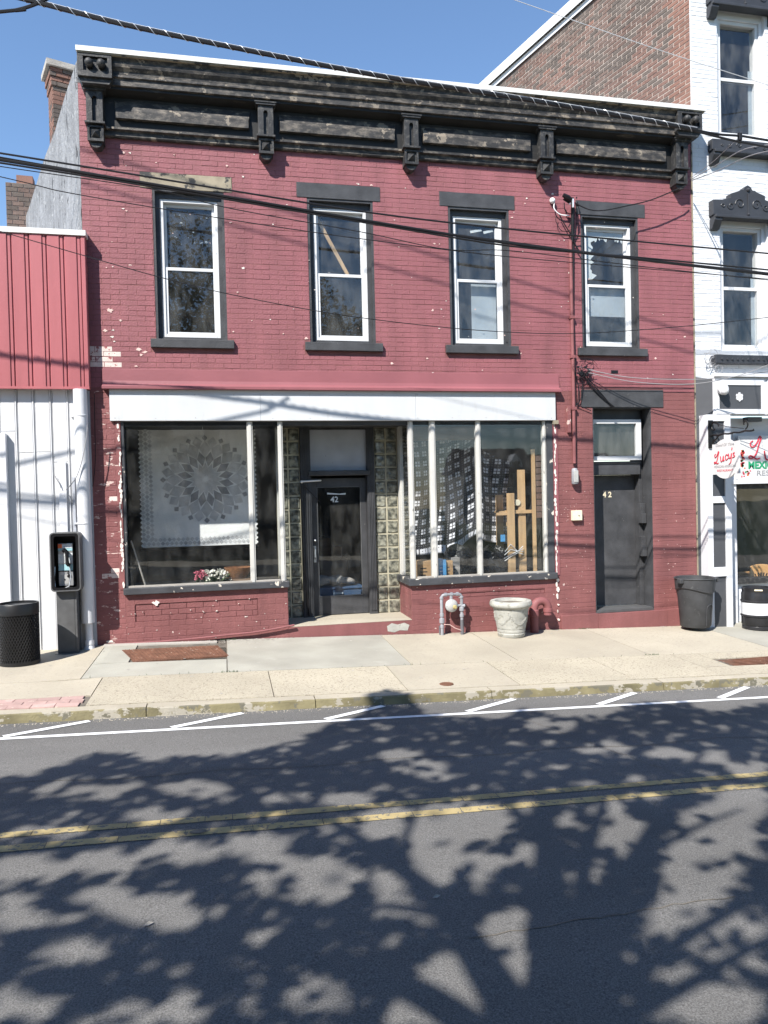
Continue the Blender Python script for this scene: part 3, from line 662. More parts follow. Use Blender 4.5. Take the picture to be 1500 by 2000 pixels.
# chimneys (things of their own)
def chimney(name, x, y, wx, wy, z0, z1, label, mats, cap=None, pot=None, rz=TH, corb=2, course=.072):
    t = thing(name, (x, y, z0), label, 'chimney', 'brick chimneys on the roofs')
    rm = Matrix.Rotation(rz, 3, 'Z'); nr = int((z1 - z0) / course); me = {}
    core = MB(); core.box(-wx / 2 + .008, wx / 2 - .008, -wy / 2 + .008, wy / 2 - .008, 0, nr * course)
    co = core.mesh('core', 'mortar'); place('core', co, (x, y, z0), t, rot=(0, 0, rz))
    for r in range(nr):
        top = r >= nr - 2 * corb; grow = .02 * (1 + (r - (nr - 2 * corb)) // 2) if top else 0
        hx, hy = wx / 2 + grow, wy / 2 + grow
        for side in range(4):
            L_ = 2 * (hx if side % 2 == 0 else hy); n = max(2, round(L_ / .2)); bl = L_ / n; off = (r % 2) * .5
            for k in range(n + (1 if off else 0)):
                a = max(-L_ / 2, -L_ / 2 + (k - off) * bl); c_ = min(L_ / 2, -L_ / 2 + (k + 1 - off) * bl)
                if c_ - a < .03: continue
                ln = c_ - a - .010; mi = mats[0] if random.random() < .7 else mats[1]
                key = (round(ln, 2), mi)
                if key not in me: me[key] = MB().face_box(-ln / 2, ln / 2, -(course - .010) / 2, (course - .010) / 2, -.004, .03, .003).mesh('brick', mi)
                ang = rz + side * math.pi / 2
                lc = Vector(((a + c_) / 2, -(hy if side % 2 == 0 else hx), 0)); lc = Matrix.Rotation(ang, 3, 'Z') @ lc
                place('brick', me[key], (x + lc.x, y + lc.y, z0 + (r + .5) * course), t, rot=(0, 0, ang))
    if cap:
        b = MB(); b.box(-wx / 2 - cap, wx / 2 + cap, -wy / 2 - cap, wy / 2 + cap, nr * course, nr * course + .09); o = place('cap', b.mesh('cap', 'weather_wood'), (x, y, z0), t, rot=(0, 0, rz))
    if pot:
        b = MB(); b.box(-.14, .14, -.12, .12, nr * course, nr * course + pot); place('chimney_pot', b.mesh('chimney_pot', 'orange_brick'), (x, y, z0), t, rot=(0, 0, rz))
    return t
q = at(116, 200, 3.0)
chimney('chimney', q.x + .08, 3.2, .50, .42, 6.0, 9.0, 'orange brown brick chimney with stone cap behind the black cornice', ('orange_brick', 'brown_brick_b'), cap=.09)

# left-over shop front -------------------------------------------------
# sloped red flashing, white sign board
b = MB().prism([(0, 3.62), (-.010, 3.62), (-.018, 3.47), (-.03, 3.425), (-.075, 3.402), (-.098, 3.397), (-.10, 3.39), (-.10, 3.355), (0, 3.355)], 'x', -1.47, 4.775)
b.build('awning_flashing', 'red_smooth', red, bevel=.004)
b = MB()
for a, c in ((-1.39, .50), (.502, 2.62), (2.622, 4.70)): b.box(a, c, -.045, .05, 2.955, 3.354)
b.build('sign_board', 'white_board', red, bevel=.003)
fx = MB().lathe([(.006, 0), (.005, -.003), (.001, -.004)], (0, 0, 0), 8, axis='y').mesh('fixing', 'weather_wood')
for k in range(13):
    for z in (2.99, 3.30): place('fixing', fx, (-1.33 + k * .497, -.0452, z + rnd(-.006, .006)), red)
boxo('header_beam', 'dark_paint', red, -1.27, 4.66, .03, .20, 2.90, 2.953)
MB().box(-1.2, 4.6, .20, .86, 2.93, 2.95).build('entrance_ceiling', 'black_clean', red)
mb = MB(); n = 22; pts = [(4.705 + rnd(0, .03), 2.93 + .02 * k) for k in range(2)]
# bulkheads
ZB_L, ZB_R = .73, .665
RY = .70                                                    # door wall plane
bricks(red, -1.27, .80, -.20, ZB_L, [(-1.16, .40, .37, .60)], lambda x, z: 0, ['red_paint_low'], n_ind=40, focus=(0, .5), course=.0715)
bricks(red, 2.51, 4.66, -.25, ZB_R, [(2.95, 4.50, .46, .53)], lambda x, z: 0, ['red_paint_low'], n_ind=40, focus=(3, .5), course=.0715)
for x0, x1, zt_, hl in ((-1.27, .80, ZB_L, (-1.16, .40, .37, .60)), (2.51, 4.66, ZB_R, (2.95, 4.50, .46, .53))):
    mb = MB(); wall_with_holes(mb, x0, x1, -.4, zt_, [hl], 0.0, .0158); mb.box(x0, x1, .016, RY, -.4, zt_); mb.build('bulkhead', 'red_paint_low', red, fix=False)
bricks(red, -1.155, .395, .372, .585, [], lambda x, z: 0, ['red_paint_low'], n_ind=20, focus=(0, .5), course=.0715, proud=-.010, depth=.008)
bricks(red, 2.955, 4.495, .462, .518, [], lambda x, z: 0, ['red_paint_low'], n_ind=8, focus=(3, .5), course=.056, proud=-.010, depth=.008)
bricks(red, 0, RY, -.2, ZB_R, [], lambda x, z: 0, ['red_paint_low'], n_ind=20, org=(2.51, RY, 0), rz=-math.pi / 2, course=.0715, focus=(.3, .4))
# sills
b = MB(); b.box(-1.29, .82, -.06, .10, ZB_L, ZB_L + .085); b.box(.74, .82, .10, RY, ZB_L, ZB_L + .085); b.build('shop_sill', 'dark_chipped', red, bevel=.008)
b = MB(); b.box(2.47, 4.68, -.06, .10, ZB_R, ZB_R + .095); b.box(2.47, 2.56, .10, RY, ZB_R, ZB_R + .095); b.build('shop_sill', 'dark_chipped', red, bevel=.008)
# show-window frames
ZT = 2.95
def shop_window(nm, posts, glasses, zs0, darkposts):
    b = MB()
    for (x0, x1, y0, y1) in darkposts: b.box(x0, x1, y0, y1, zs0, ZT)
    wn = b.build('shop_window', 'dark_chipped', red, bevel=.003)
    for (x0, x1, y0, y1) in posts:
        b = MB(); b.box(x0, x1, y0, y1, zs0, ZT)
        if x1 - x0 > .05: b.box(x0 + .018, x1 - .018, y0 - .012, y0, zs0, ZT)
        b.build('mullion', 'white_worn', wn, bevel=.003)
    for g in glasses:
        b = MB(); b.box(*g, zs0 + .005, ZT - .005); b.build('pane', 'shop_glass', wn)
    return wn
zl, zr_ = ZB_L + .0855, ZB_R + .0955
wl = shop_window('left', [(.315, .39, .005, .075), (.72, .785, .005, .075), (.735, .785, .28, .33), (.735, .785, RY - .06, RY - .005)],
                 [(-1.235, .315, .03, .035), (.39, .72, .03, .035), (.757, .762, .075, .28), (.757, .762, .33, RY - .06)], zl, [(-1.27, -1.235, .0, .09)])
wr = shop_window('right', [(2.515, 2.585, .005, .075), (2.82, 2.905, .005, .075), (3.50, 3.57, .005, .075), (4.515, 4.565, .01, .075), (2.515, 2.565, RY - .16, RY - .07), (2.515, 2.565, RY - .06, RY - .01)],
                 [(2.585, 2.82, .03, .035), (2.905, 3.50, .03, .035), (3.57, 4.515, .03, .035), (2.538, 2.543, .075, RY - .16)], zr_, [(4.565, 4.66, -.01, .09)])
boxo('glazing_bead', 'weather_wood', wl, -1.235, .71, .004, .05, zl - .0, zl + .022)
boxo('glazing_bead', 'weather_wood', wr, 2.60, 4.50, .004, .05, zr_ - .0, zr_ + .022)
# cream caulk down the jambs of the shop front
def caulk(x, z0, z1, nm='caulk'):
    b = MB(); z = z0
    while z < z1:
        h = rnd(.02, .09); w_ = rnd(.006, .028); dx = rnd(-.012, .012)
        if random.random() < .8:
            pts = [(x + dx + w_ * rnd(.5, 1) * math.cos(t), z + h / 2 + h * .55 * math.sin(t)) for t in lin(0, 2 * math.pi, 7)[:-1]]
            b.prism(pts, 'y', -.0165 - rnd(0, .004), 0)
        z += h
    b.build('caulk', 'paint_chip_w', red)['kind'] = 'stuff'
caulk(4.69, .05, 2.9); caulk(-1.295, .75, 2.9)
b = MB(); b.box(-1.335, -1.275, -.0125, .03, .8, 2.95); b.build('jamb_strip', 'red_pier', red); boxo('jamb_strip', 'red_smooth', red, 4.665, 4.735, -.014, .03, .72, 2.95)
boxo('fascia_end', 'bare_lintel', red, 4.66, 4.74, -.05, .03, 2.90, 2.954)

# door wall: glass blocks
bm_ = {}
def glass_blocks(x0, x1, cols, z0, z1, rows):
    cw = (x1 - x0) / cols; ch = (z1 - z0) / rows
    boxo('block_joints', 'block_joint', red, x0, x1, RY + .012, RY + .09, z0, z1)
    key = (round(cw, 3), round(ch, 3))
    bm_[key] = MB().face_box(-cw / 2 + .009, cw / 2 - .009, -ch / 2 + .009, ch / 2 - .009, 0, .03, .014).mesh('glass_block', 'block_glass')
    for r in range(rows):
        for c in range(cols): place('glass_block', bm_[key], (x0 + (c + .5) * cw, RY + rnd(-.001, .001), z0 + (r + .5) * ch), red)
glass_blocks(.735, 1.075, 2, .19, 2.93, 14); glass_blocks(2.165, 2.515, 2, .19, 2.93, 14)
# entrance step
bt = MB(); bt.box(.80, 2.51, 0.0, RY + .3, -.3, .185); bt.build('step', 'red_paint_low', red)
boxo('step_tread', 'slab_beige', red, .80, 2.51, .004, RY + .3, .186, .197, bevel=.003)
b = MB(); b.prism([(2.16, .05), (2.25, .03), (2.33, .055), (2.44, .045), (2.47, .12), (2.40, .155), (2.3, .135), (2.22, .16), (2.15, .12)], 'y', -.003, .0); b.build('bare_patch', 'concrete_pot', red)
# door surround
b = MB()
for x0, x1 in ((1.077, 1.225), (2.05, 2.163)):
    b.box(x0, x1, RY - .03, RY + .10, .19, 2.93)
    for k in range(4): b.box(x0 + .014 + k * (x1 - x0 - .02) / 4, x0 + .014 + k * (x1 - x0 - .02) / 4 + .016, RY - .042, RY - .03, .25, 2.93)
sur = b.build('door_surround', 'dark_paint', red)
boxo('transom_panel', 'gray_board', sur, 1.2255, 2.0495, RY + .02, RY + .06, 2.31, 2.90)
boxo('transom_head', 'black_clean', sur, 1.2255, 2.0495, RY - .0, RY + .08, 2.901, 2.93)
boxo('door_head', 'dark_paint', sur, 1.19, 2.09, RY - .075, RY + .08, 2.235, 2.305, bevel=.01)
# the shop door
dy = RY + .06
b = MB(); b.box(1.2265, 1.315, dy, dy + .045, .205, 2.20); b.box(1.965, 2.0485, dy, dy + .045, .205, 2.20); b.box(1.315, 1.965, dy, dy + .045, 2.075, 2.20); b.box(1.315, 1.965, dy, dy + .045, .205, .47)
door = b.build('shop_door', 'dark_paint', red, bevel=.004)
boxo('pane', 'door_glass', door, 1.315, 1.965, dy + .018, dy + .024, .47, 2.075)
b = MB(); t = .012
b.box(1.315, 1.327, dy - .004, dy + .018, .47, 2.075); b.box(1.953, 1.965, dy - .004, dy + .018, .47, 2.075); b.box(1.327, 1.953, dy - .004, dy + .018, 2.063, 2.075); b.box(1.327, 1.953, dy - .004, dy + .018, .47, .482)
b.build('glass_bead', 'phone_gray', door)
b = MB(); b.box(1.25, 1.285, dy - .012, dy, .98, 1.22); b.tube([(1.268, dy - .01, 1.19), (1.268, dy - .05, 1.17), (1.268, dy - .055, 1.06), (1.268, dy - .01, 1.03)], .009, 6); b.ball((1.27, dy - .03, 1.30), .02, 8); b.build('handle', 'steel', door)
b = MB(); b.tube([(1.08, RY - .10, 2.155), (1.38, dy - .02, 2.17)], .013, 6); b.ball((1.08, RY - .10, 2.15), .022, 8); b.build('door_closer', 'cable_white', sur)
b = MB(); b.tube([(1.07, RY - .11, 2.14), (1.075, RY - .09, 1.3), (1.15, RY - .06, .22)], .009, 6); b.tube([(1.08, RY - .10, 2.14), (1.35, dy - .02, 1.86)], .007, 6); b.build('hanging_cord', 'cable_black', sur)

# text helper -----------------------------------------------------------
def text(name, s, size, x, y, z, mt, parent=None, align='CENTER', sx=1.0, rotz=0.0, shear=0.0, ext=.001, off=0.0, tilt=0.0):
    cu = bpy.data.curves.new(name, 'FONT'); cu.body = s; cu.size = size; cu.align_x = align; cu.align_y = 'CENTER'; cu.extrude = ext; cu.shear = shear; cu.offset = off
    to = bpy.data.objects.new(name, cu); COL.objects.link(to); bpy.context.view_layer.update()
    me = bpy.data.meshes.new_from_object(to.evaluated_get(bpy.context.evaluated_depsgraph_get())); bpy.data.objects.remove(to); bpy.data.curves.remove(cu)
    rm = Matrix.Rotation(rotz, 3, 'Z')
    for v in me.vertices:
        u, v_ = v.co.x * sx, v.co.y; u, v_ = u * math.cos(tilt) - v_ * math.sin(tilt), u * math.sin(tilt) + v_ * math.cos(tilt)
        v.co = rm @ Vector((u, -v.co.z, v_))
    me.materials.clear(); me.materials.append(M[mt]); me.name = name
    return place(name, me, (x, y, z), parent)
text('door_number', '42', .115, 1.575, dy + .012, 1.885, 'print_pale', door, off=.002)
b = MB(); b.prism([(1.47, 1.965), (1.74, 1.955), (1.745, 1.98), (1.65, 1.972), (1.47, 1.99)], 'y', dy + .015, dy + .0165); b.build('tape', 'print_pale', door)

# the number 42 door -----------------------------------------------------
D2 = .36
b = MB()
b.box(DX0, DX0 + .012, .004, D2, .15, DZ1); b.box(DX1 - .012, DX1, .004, D2, .15, DZ1)          # painted jambs
b.box(DX0 + .012, DX1 - .012, .004, D2, DZ1 - .012, DZ1)
rv = b.build('door_reveal', 'dark_paint', red)
b = MB(); b.box(DX1 - .075, DX1 - .0125, D2 - .12, D2 + .06, .165, DZ1 - .013); b.box(DX0 + .0125, DX0 + .05, D2 - .08, D2 + .06, .165, DZ1 - .013)
b.box(DX0 + .05, DX1 - .075, D2 - .17, D2 + .06, 2.16, 2.36); b.box(DX0 + .05, DX1 - .075, D2 - .19, D2 - .17, 2.33, 2.36); b.box(DX0 + .05, DX1 - .075, D2 - .16, D2 + .06, 2.99, DZ1 - .013)
b.build('door_frame', 'dark_paint', rv, bevel=.004)
ent = MB(); ent.box(DX0 + .05, DX1 - .075, D2, D2 + .045, .17, 2.158)
ed = ent.build('entrance_door', 'dark_paint', red, bevel=.003)
ed['label'] = 'plain dark grey steel door with the number 42'
text('door_number', '4', .115, 5.665, D2 - .002, 1.86, 'digit_cream', ed, off=.003); text('door_number', '2', .115, 5.755, D2 - .002, 1.86, 'digit_cream', ed, off=.003)
b = MB(); fx0, fx1, fz0, fz1 = DX0 + .0505, DX1 - .08, 2.375, 2.985; t = .062; y0 = D2 - .22
b.box(fx0, fx0 + t * .6, y0, y0 + .06, fz0, fz1); b.box(fx1 - t * 1.3, fx1, y0, y0 + .06, fz0, fz1); b.box(fx0 + t * .6, fx1 - t * 1.3, y0, y0 + .06, fz1 - t, fz1); b.box(fx0 + t * .6, fx1 - t * 1.3, y0, y0 + .06, fz0, fz0 + t)
tw = b.build('transom_window', 'white_vinyl', red, bevel=.003)
boxo('pane', 'pane_glass', tw, fx0 + t * .6, fx1 - t * 1.3, y0 + .03, y0 + .035, fz0 + t, fz1 - t)
boxo('transom_back', 'interior_dark', tw, fx0, fx1, y0 + .09, y0 + .10, fz0, fz1)
boxo('door_sill', 'phone_gray', red, DX0, DX1 - .0, .004, D2 + .05, .12, .164, bevel=.004)
b = MB(); b.box(4.74, DX0 + .02, -.03, .0, -.4, .125); b.box(DX0 + .02, DX1 + .2, -.036, .36, -.4, .118); b.box(DX1 + .2, XR, -.03, 0, -.4, .125)
b.build('plinth', 'red_paint_low', red, bevel=.006)
for z in (1.62, 1.12):                                                   # two mail slots on the right jamb
    b = MB(); x = DX1 - .06
    b.box(x - .04, x + .045, D2 - .20, D2 - .1201, z - .20, z + .10); b.box(x - .035, x + .035, D2 - .235, D2 - .20, z - .20, z - .05); b.prism([(x - .03, z - .05), (x + .03, z - .05), (x + .02, z + .02), (x - .02, z + .04)], 'y', D2 - .215, D2 - .20)
    o = b.build('letter_box', 'dark_paint', None, bevel=.004); tag(o, 'dark painted letter box on the door frame, %s of the two' % ('upper' if z > 1.4 else 'lower'), 'letter box', 'letter boxes beside the door')

# ------------------------------------------------------------------ shop interior
b = MB(); b.box(XL + .3, 4.75, 3.6, 3.65, .0, 3.1); b.box(XL + .28, XL + .30, .2, 3.6, 0, 3.1); b.box(4.66, 4.70, .2, 3.6, 0, 3.1); b.box(XL + .3, 4.7, .23, 3.6, 2.97, 3.0)
b.build('shop_room', 'interior_dark', red)
b = MB(); b.box(XL + .3, 4.70, RY + .3, 3.6, .12, .185); b.box(-1.26, .735, .10, RY + .3, .6, ZB_L + .05); b.box(2.58, 4.65, .10, RY + .3, .55, ZB_R + .06); b.build('shop_floor', 'interior_floor', red)
boxo('ceiling_joist', 'interior_wood', red, 2.62, 3.6, .25, .33, 2.72, 2.90)
boxo('ceiling_joist', 'interior_wood', red, 2.62, 3.6, .45, .53, 2.72, 2.90)

# quilt in the left window: zigzag edged sheet with a ring of petals (patches are pieces)
qy = .95; qx0, qx1, qz0, qz1 = at(275, 1060, .95).x, at(505, 1060, .95).x, at(390, 1071, .95).z, 2.93
quilt = thing('quilt', ((qx0 + qx1) / 2, qy, qz0), 'white patchwork quilt with grey dahlia star hanging in the left shop window', 'quilt')
b = MB(); n = 24; m_ = 25; top = []
zig = lambda t: .018 * abs((t % 1) * 2 - 1)
pts = []
nb, ns = 26, 26
for k in range(nb * 2): pts.append((qx0 + (qx1 - qx0) * k / (nb * 2), qz0 + (.035 if k % 2 else 0)))
for k in range(ns * 2): pts.append((qx1 - (.03 if k % 2 else 0), qz0 + (qz1 - qz0) * k / (ns * 2)))
pts += [(qx1, qz1), (qx0, qz1)]
for k in range(ns * 2 - 1, 0, -1): pts.append((qx0 + (.03 if k % 2 else 0), qz0 + (qz1 - qz0) * k / (ns * 2)))
b.prism(pts, 'y', qy, qy + .008).build('sheet', 'quilt_white', quilt)
qc = at(402, 936, .95); petals = {}
def petal(r0, r1, wd, mt, ang, y):
    key = (r0, r1, wd, mt)
    if key not in petals:
        rm_ = r0 + (r1 - r0) * .55
        petals[key] = MB().prism([(0, r0), (wd, rm_), (0, r1), (-wd, rm_)], 'y', -.003, 0).mesh('patch', mt)
    place('patch', petals[key], (qc.x, y, qc.z), quilt, rot=(0, ang, 0))
for k in range(16):
    a = 2 * math.pi * k / 16
    petal(.03, .24, .04, 'quilt_mid', a, qy - .0005); petal(.18, .40, .058, 'quilt_dark', a + math.pi / 16, qy - .001); petal(.31, .55, .085, 'quilt_mid', a, qy - .0015); petal(.44, .62, .07, 'quilt_mid', a + math.pi / 16, qy - .002); petal(.545, .63, .04, 'quilt_dark', a, qy - .0008)
dm = MB().prism([(0, -.031), (.031, 0), (0, .031), (-.031, 0)], 'y', -.003, 0).mesh('patch', 'quilt_mid')
for k in range(25):
    for r in range(2):
        x = qx0 + .05 + k * .0625
        if x < qx1 - .02: place('patch', dm, (x + r * .03, qy - .001, qz0 + .085 + r * .055), quilt)
for k in range(25):
    for r in range(3): place('patch', dm, (qx0 + .045 + r * .058, qy - .0014, qz0 + .16 + k * .0625 + (r % 2) * .03), quilt)
tag(MB().tube([tuple(at(395, 826, .5)), tuple(at(396, 845, .5)), tuple(at(397, 856, .5))], .003, 5).build('hanging_string', 'cable_white'), 'thin white string hanging in front of the quilt', 'string')
# flowers and basket on the left window ledge
LZ = ZB_L + .05
def bouquet(name, cx, cy, n, r, mt, label):
    t = thing(name, (cx, cy, LZ), label, 'flowers', 'artificial flowers in the left shop window')
    b = MB(); l = MB()
    for k in range(n):
        a = rnd(0, 6.28); rr = r * rnd(.2, 1); c = (cx + rr * math.cos(a) * 1.3, cy + rr * math.sin(a) * .6, LZ + .06 + rnd(0, .13))
        for q in range(7):
            aa = rnd(0, 6.28); el = rnd(-.3, 1.2); v = Vector((math.cos(aa) * math.cos(el), math.sin(aa) * math.cos(el), math.sin(el))) * .026; u = v.orthogonal().normalized() * .013
            p = Vector(c); b.add([p, p + v + u, p + v * 1.4, p + v - u], [(0, 1, 2, 3)])
    for k in range(n // 2):
        a = rnd(0, 6.28); v = Vector((math.cos(a) * rnd(.6, 1.5) * r, math.sin(a) * r * .7, rnd(.02, .13))); p = Vector((cx, cy, LZ + .02)); u = v.orthogonal().normalized() * .025
        l.add([p + v * .5, p + v * .8 + u, p + v * 1.2, p + v * .8 - u], [(0, 1, 2, 3)])
    b.build('blossoms', mt, t, fix=False); l.build('leaves', 'leaf_green', t, fix=False)
bouquet('flower_bunch', at(392, 1120, .2).x, .2, 22, .07, 'flower_pink', 'pink artificial flowers lying at the bottom of the left shop window')
bouquet('flower_bunch', at(424, 1120, .22).x, .22, 60, .14, 'flower_white', 'cream white artificial flowers beside the basket in the left shop window')
bk = MB(); bk.lathe([(.10, 0), (.16, .08), (.19, .15), (.175, .15), (.15, .08), (.09, .01)], (at(465, 1110, .3).x, .30, LZ + .07), 20)
bkt = bk.build('basket', 'basket', None, smooth=True); tag(bkt, 'brown patterned bowl shaped basket beside the white flowers', 'basket')
tag(MB().tube([(-1.2, .12, 1.42), (-1.03, .16, LZ + .0)], .012, 6).build('wood_stick', 'weather_wood'), 'thin grey stick leaning in the corner of the left shop window', 'stick')
b = MB(); b.box(at(440, 1120, .25).x, at(490, 1120, .25).x, .20, .42, LZ, LZ + .069); tag(b.build('wood_tray', 'interior_wood'), 'flat dark wooden board lying under the basket', 'board')

# patterned cloth in the right window
def cloth_mat():
    mt = bpy.data.materials.new('window_pane_cloth'); mt.use_nodes = True; n = mt.node_tree; N = n.nodes; L = n.links; bs = N['Principled BSDF']; bs.inputs['Roughness'].default_value = .95
    uv = N.new('ShaderNodeUVMap'); sp = N.new('ShaderNodeSeparateXYZ'); L.new(uv.outputs[0], sp.inputs[0])
    def math_(op, a, b_=0.0, c=None):
        x = N.new('ShaderNodeMath'); x.operation = op
        for i, s in enumerate((a, b_)):
            if isinstance(s, (int, float)): x.inputs[i].default_value = s
            else: L.new(s, x.inputs[i])
        return x.outputs[0]
    def band(s, k):                                     # two bright bars per repeat -> groups of four squares
        f = math_('FRACT', math_('MULTIPLY', s, k))
        a = math_('MULTIPLY', math_('GREATER_THAN', f, .22), math_('LESS_THAN', f, .44)); b_ = math_('MULTIPLY', math_('GREATER_THAN', f, .52), math_('LESS_THAN', f, .74)); return math_('ADD', a, b_)
    def small(s, k):
        f = math_('FRACT', math_('ADD', math_('MULTIPLY', s, k), .08)); return math_('LESS_THAN', f, .42)
    u, v = sp.outputs[0], sp.outputs[1]
    big = math_('MULTIPLY', band(u, 12.0), band(v, 12.0))
    dots = math_('MULTIPLY', small(math_('MULTIPLY', u, 1.0), 48), small(v, 48))
    hem = math_('MULTIPLY', math_('LESS_THAN', v, .06), math_('GREATER_THAN', math_('FRACT', math_('MULTIPLY', u, 36)), .35))
    hem2 = math_('LESS_THAN', v, .016); top = math_('GREATER_THAN', v, 1.978)
    f = math_('MAXIMUM', math_('MAXIMUM', math_('MAXIMUM', big, hem), hem2), math_('MAXIMUM', math_('MULTIPLY', dots, .18), top))
    mx = N.new('ShaderNodeMix'); mx.data_type = 'RGBA'; mx.inputs[6].default_value = (.012, .012, .018, 1); mx.inputs[7].default_value = (.66, .66, .70, 1); L.new(f, mx.inputs[0]); L.new(mx.outputs[2], bs.inputs['Base Color'])
    M['cloth'] = mt
cloth_mat()
nx, nz = 90, 50; vs = []; uvs = []
CT = [(785, 852), (830, 857), (870, 851), (905, 845), (935, 872), (965, 893), (993, 905)]; CB = [(785, 1088), (830, 1083), (872, 1080), (900, 1066), (928, 1044), (945, 1056), (970, 1061), (993, 1062)]
def curve(P, x):
    for (a, b_), (c, d_) in zip(P, P[1:]):
        if a <= x <= c: return b_ + (d_ - b_) * (x - a) / (c - a)
    return P[-1][1]
for j in range(nz + 1):
    for i in range(nx + 1):
        u, v = i / nx, j / nz; X = 785 + 208 * u; Y = curve(CB, X) + (curve(CT, X) - curve(CB, X)) * v
        y = .76 + .07 * math.sin(u * 23 + v * 2.5) * (1 - .4 * v) + .06 * math.sin(u * 9 - v * 4)
        p = at(X, Y, .78); zb_ = at(X, curve(CB, X), .78).z; vs.append((p.x, y, p.z)); uvs.append((u + .012 * math.sin(v * 7 + u * 4), (p.z - zb_) / 1.75 + .012 * math.sin(u * 11)))
uvs = [(q[0], q[1]) for q in uvs]
fs = [(j * (nx + 1) + i, j * (nx + 1) + i + 1, (j + 1) * (nx + 1) + i + 1, (j + 1) * (nx + 1) + i) for j in range(nz) for i in range(nx)]
o = MB().add(vs, fs).build('patterned_cloth', 'cloth', None, fix=False)
lay = o.data.uv_layers.new(name='UVMap')
for lp in o.data.loops: lay.data[lp.index].uv = uvs[lp.vertex_index]
o.data.polygons.foreach_set('use_smooth', [True] * len(o.data.polygons))
md = o.modifiers.new('thickness', 'SOLIDIFY'); md.thickness = .004
tag(o, 'black cloth printed with small white squares draped in the right shop window', 'cloth')
RZ = ZB_R + .06
def carton(x0, x1, y0, y1, z0, z1, label, mt='cardboard', extra=None):
    t = thing('cardboard_box', ((x0 + x1) / 2, (y0 + y1) / 2, z0), label, 'box', 'boxes in the right shop window')
    boxo('body', mt, t, x0, x1, y0, y1, z0, z1, bevel=.004)
    b = MB(); b.box(x0 + (x1 - x0) * .1, x0 + (x1 - x0) * .4, y0 - .002, y0 - .0003, z0 + .05, z0 + .07); b.box(x0 + (x1 - x0) * .1, x0 + (x1 - x0) * .5, y0 - .002, y0 - .0003, z0 + .10, z0 + .115); b.box(x0 + (x1 - x0) * .1, x0 + (x1 - x0) * .45, y0 - .002, y0 - .0003, z0 + .15, z0 + .165)
    b.build('print', 'interior_dark' if not extra else extra, t)
carton(2.66, 2.92, .16, .40, RZ, RZ + .26, 'brown cardboard box with black print, under the left end of the cloth')
carton(2.95, 3.06, .12, .34, RZ, RZ + .27, 'narrow blue box standing between brown boxes under the cloth', 'blue_print', 'print_pale')
carton(3.075, 3.17, .16, .30, RZ, RZ + .25, 'slim brown cardboard box beside the blue box under the cloth')
carton(3.19, 3.32, .30, .42, RZ, RZ + .28, 'pale open carton leaning at the right of the boxes under the cloth', 'cloth_pile')
def bag(name, c, r, sq, mt, label, cat):
    b = MB(); b.ball(c, r, 22, 0, sq)
    b.v = [(x + .035 * r * 4 * math.sin(x * 31 + z * 17) * .3, y + .1 * r * math.sin(x * 23 + z * 29), z + .10 * r * math.sin(x * 19 + y * 27)) for x, y, z in b.v]
    o = b.build(name, mt, None, smooth=True); tag(o, label, cat); return o
bag('trash_bag', (3.85, .36, RZ + .19), .30, (1.05, .6, .75), 'bag_black', 'crumpled black plastic bag on the right window ledge beside the timber rack', 'bag')
bag('trash_bag', (3.38, .55, RZ + .22), .26, (.9, .6, .9), 'bag_black', 'black plastic bag in shade under the raised hem of the cloth', 'bag')
# timber rack at the right end of the window
rk = thing('timber_rack', (4.2, .3, RZ), 'rough pine timber rack of upright boards and shelf rails in the right shop window', 'rack')
for (x0, x1, y0, y1, z0, z1) in ((4.02, 4.13, .17, .21, RZ, 1.92), (4.22, 4.33, .24, .28, RZ, 2.26), (4.40, 4.45, .14, .18, RZ, 2.55), (4.02, 4.13, .62, .66, RZ, 1.9)):
    boxo('upright', 'pine', rk, x0, x1, y0, y1, z0, z1, bevel=.003)
for (x0, x1, y0, y1, z0, z1) in ((4.0, 4.46, .2105, .2395, 1.62, 1.67), (3.86, 4.02, .19, .22, 1.60, 1.64), (4.0, 4.46, .30, .66, 1.63, 1.655)):
    boxo('rail', 'pine', rk, x0, x1, y0, y1, z0, z1, bevel=.002)
b = MB(); b.prism([(4.02, 1.50), (4.13, 1.35), (4.13, 1.30), (4.02, 1.44)], 'y', .22, .236); b.prism([(4.23, 1.56), (4.32, 1.40), (4.32, 1.35), (4.23, 1.50)], 'y', .285, .30); b.build('brace', 'pine', rk)
b = MB().lathe([(.045, 0), (.045, .07)], (4.20, .22, 1.78), 14, axis='y'); tag(b.build('tape_roll', 'cream_plastic'), 'cream roll of tape hung on the timber rack', 'tape roll')
b = MB()
for k in range(4): b.tube([(3.95 + .01 * k, .2, .92 + .05 * k), (4.05, .155, .96 + .06 * k + rnd(-.04, .04)), (4.16, .16, 1.06 + rnd(-.03, .03)), (4.26, .2, 1.02 + .04 * k)], .006, 5)
tag(b.build('cable_coil', 'cable_white'), 'loose white cables hooked on the timber rack', 'cables')
boxo('shop_tag', 'blue_print', rk, 3.9, 3.97, .16, .164, 1.22, 1.32)
b = MB(); 
for r in range(10):
    for k in range(1): boxo('brick', 'brown_brick', red, 4.46 + .0, 4.56 - .006 * (r % 2), .12, .2, 1.55 + r * .092, 1.55 + r * .092 + .08, bevel=.004)
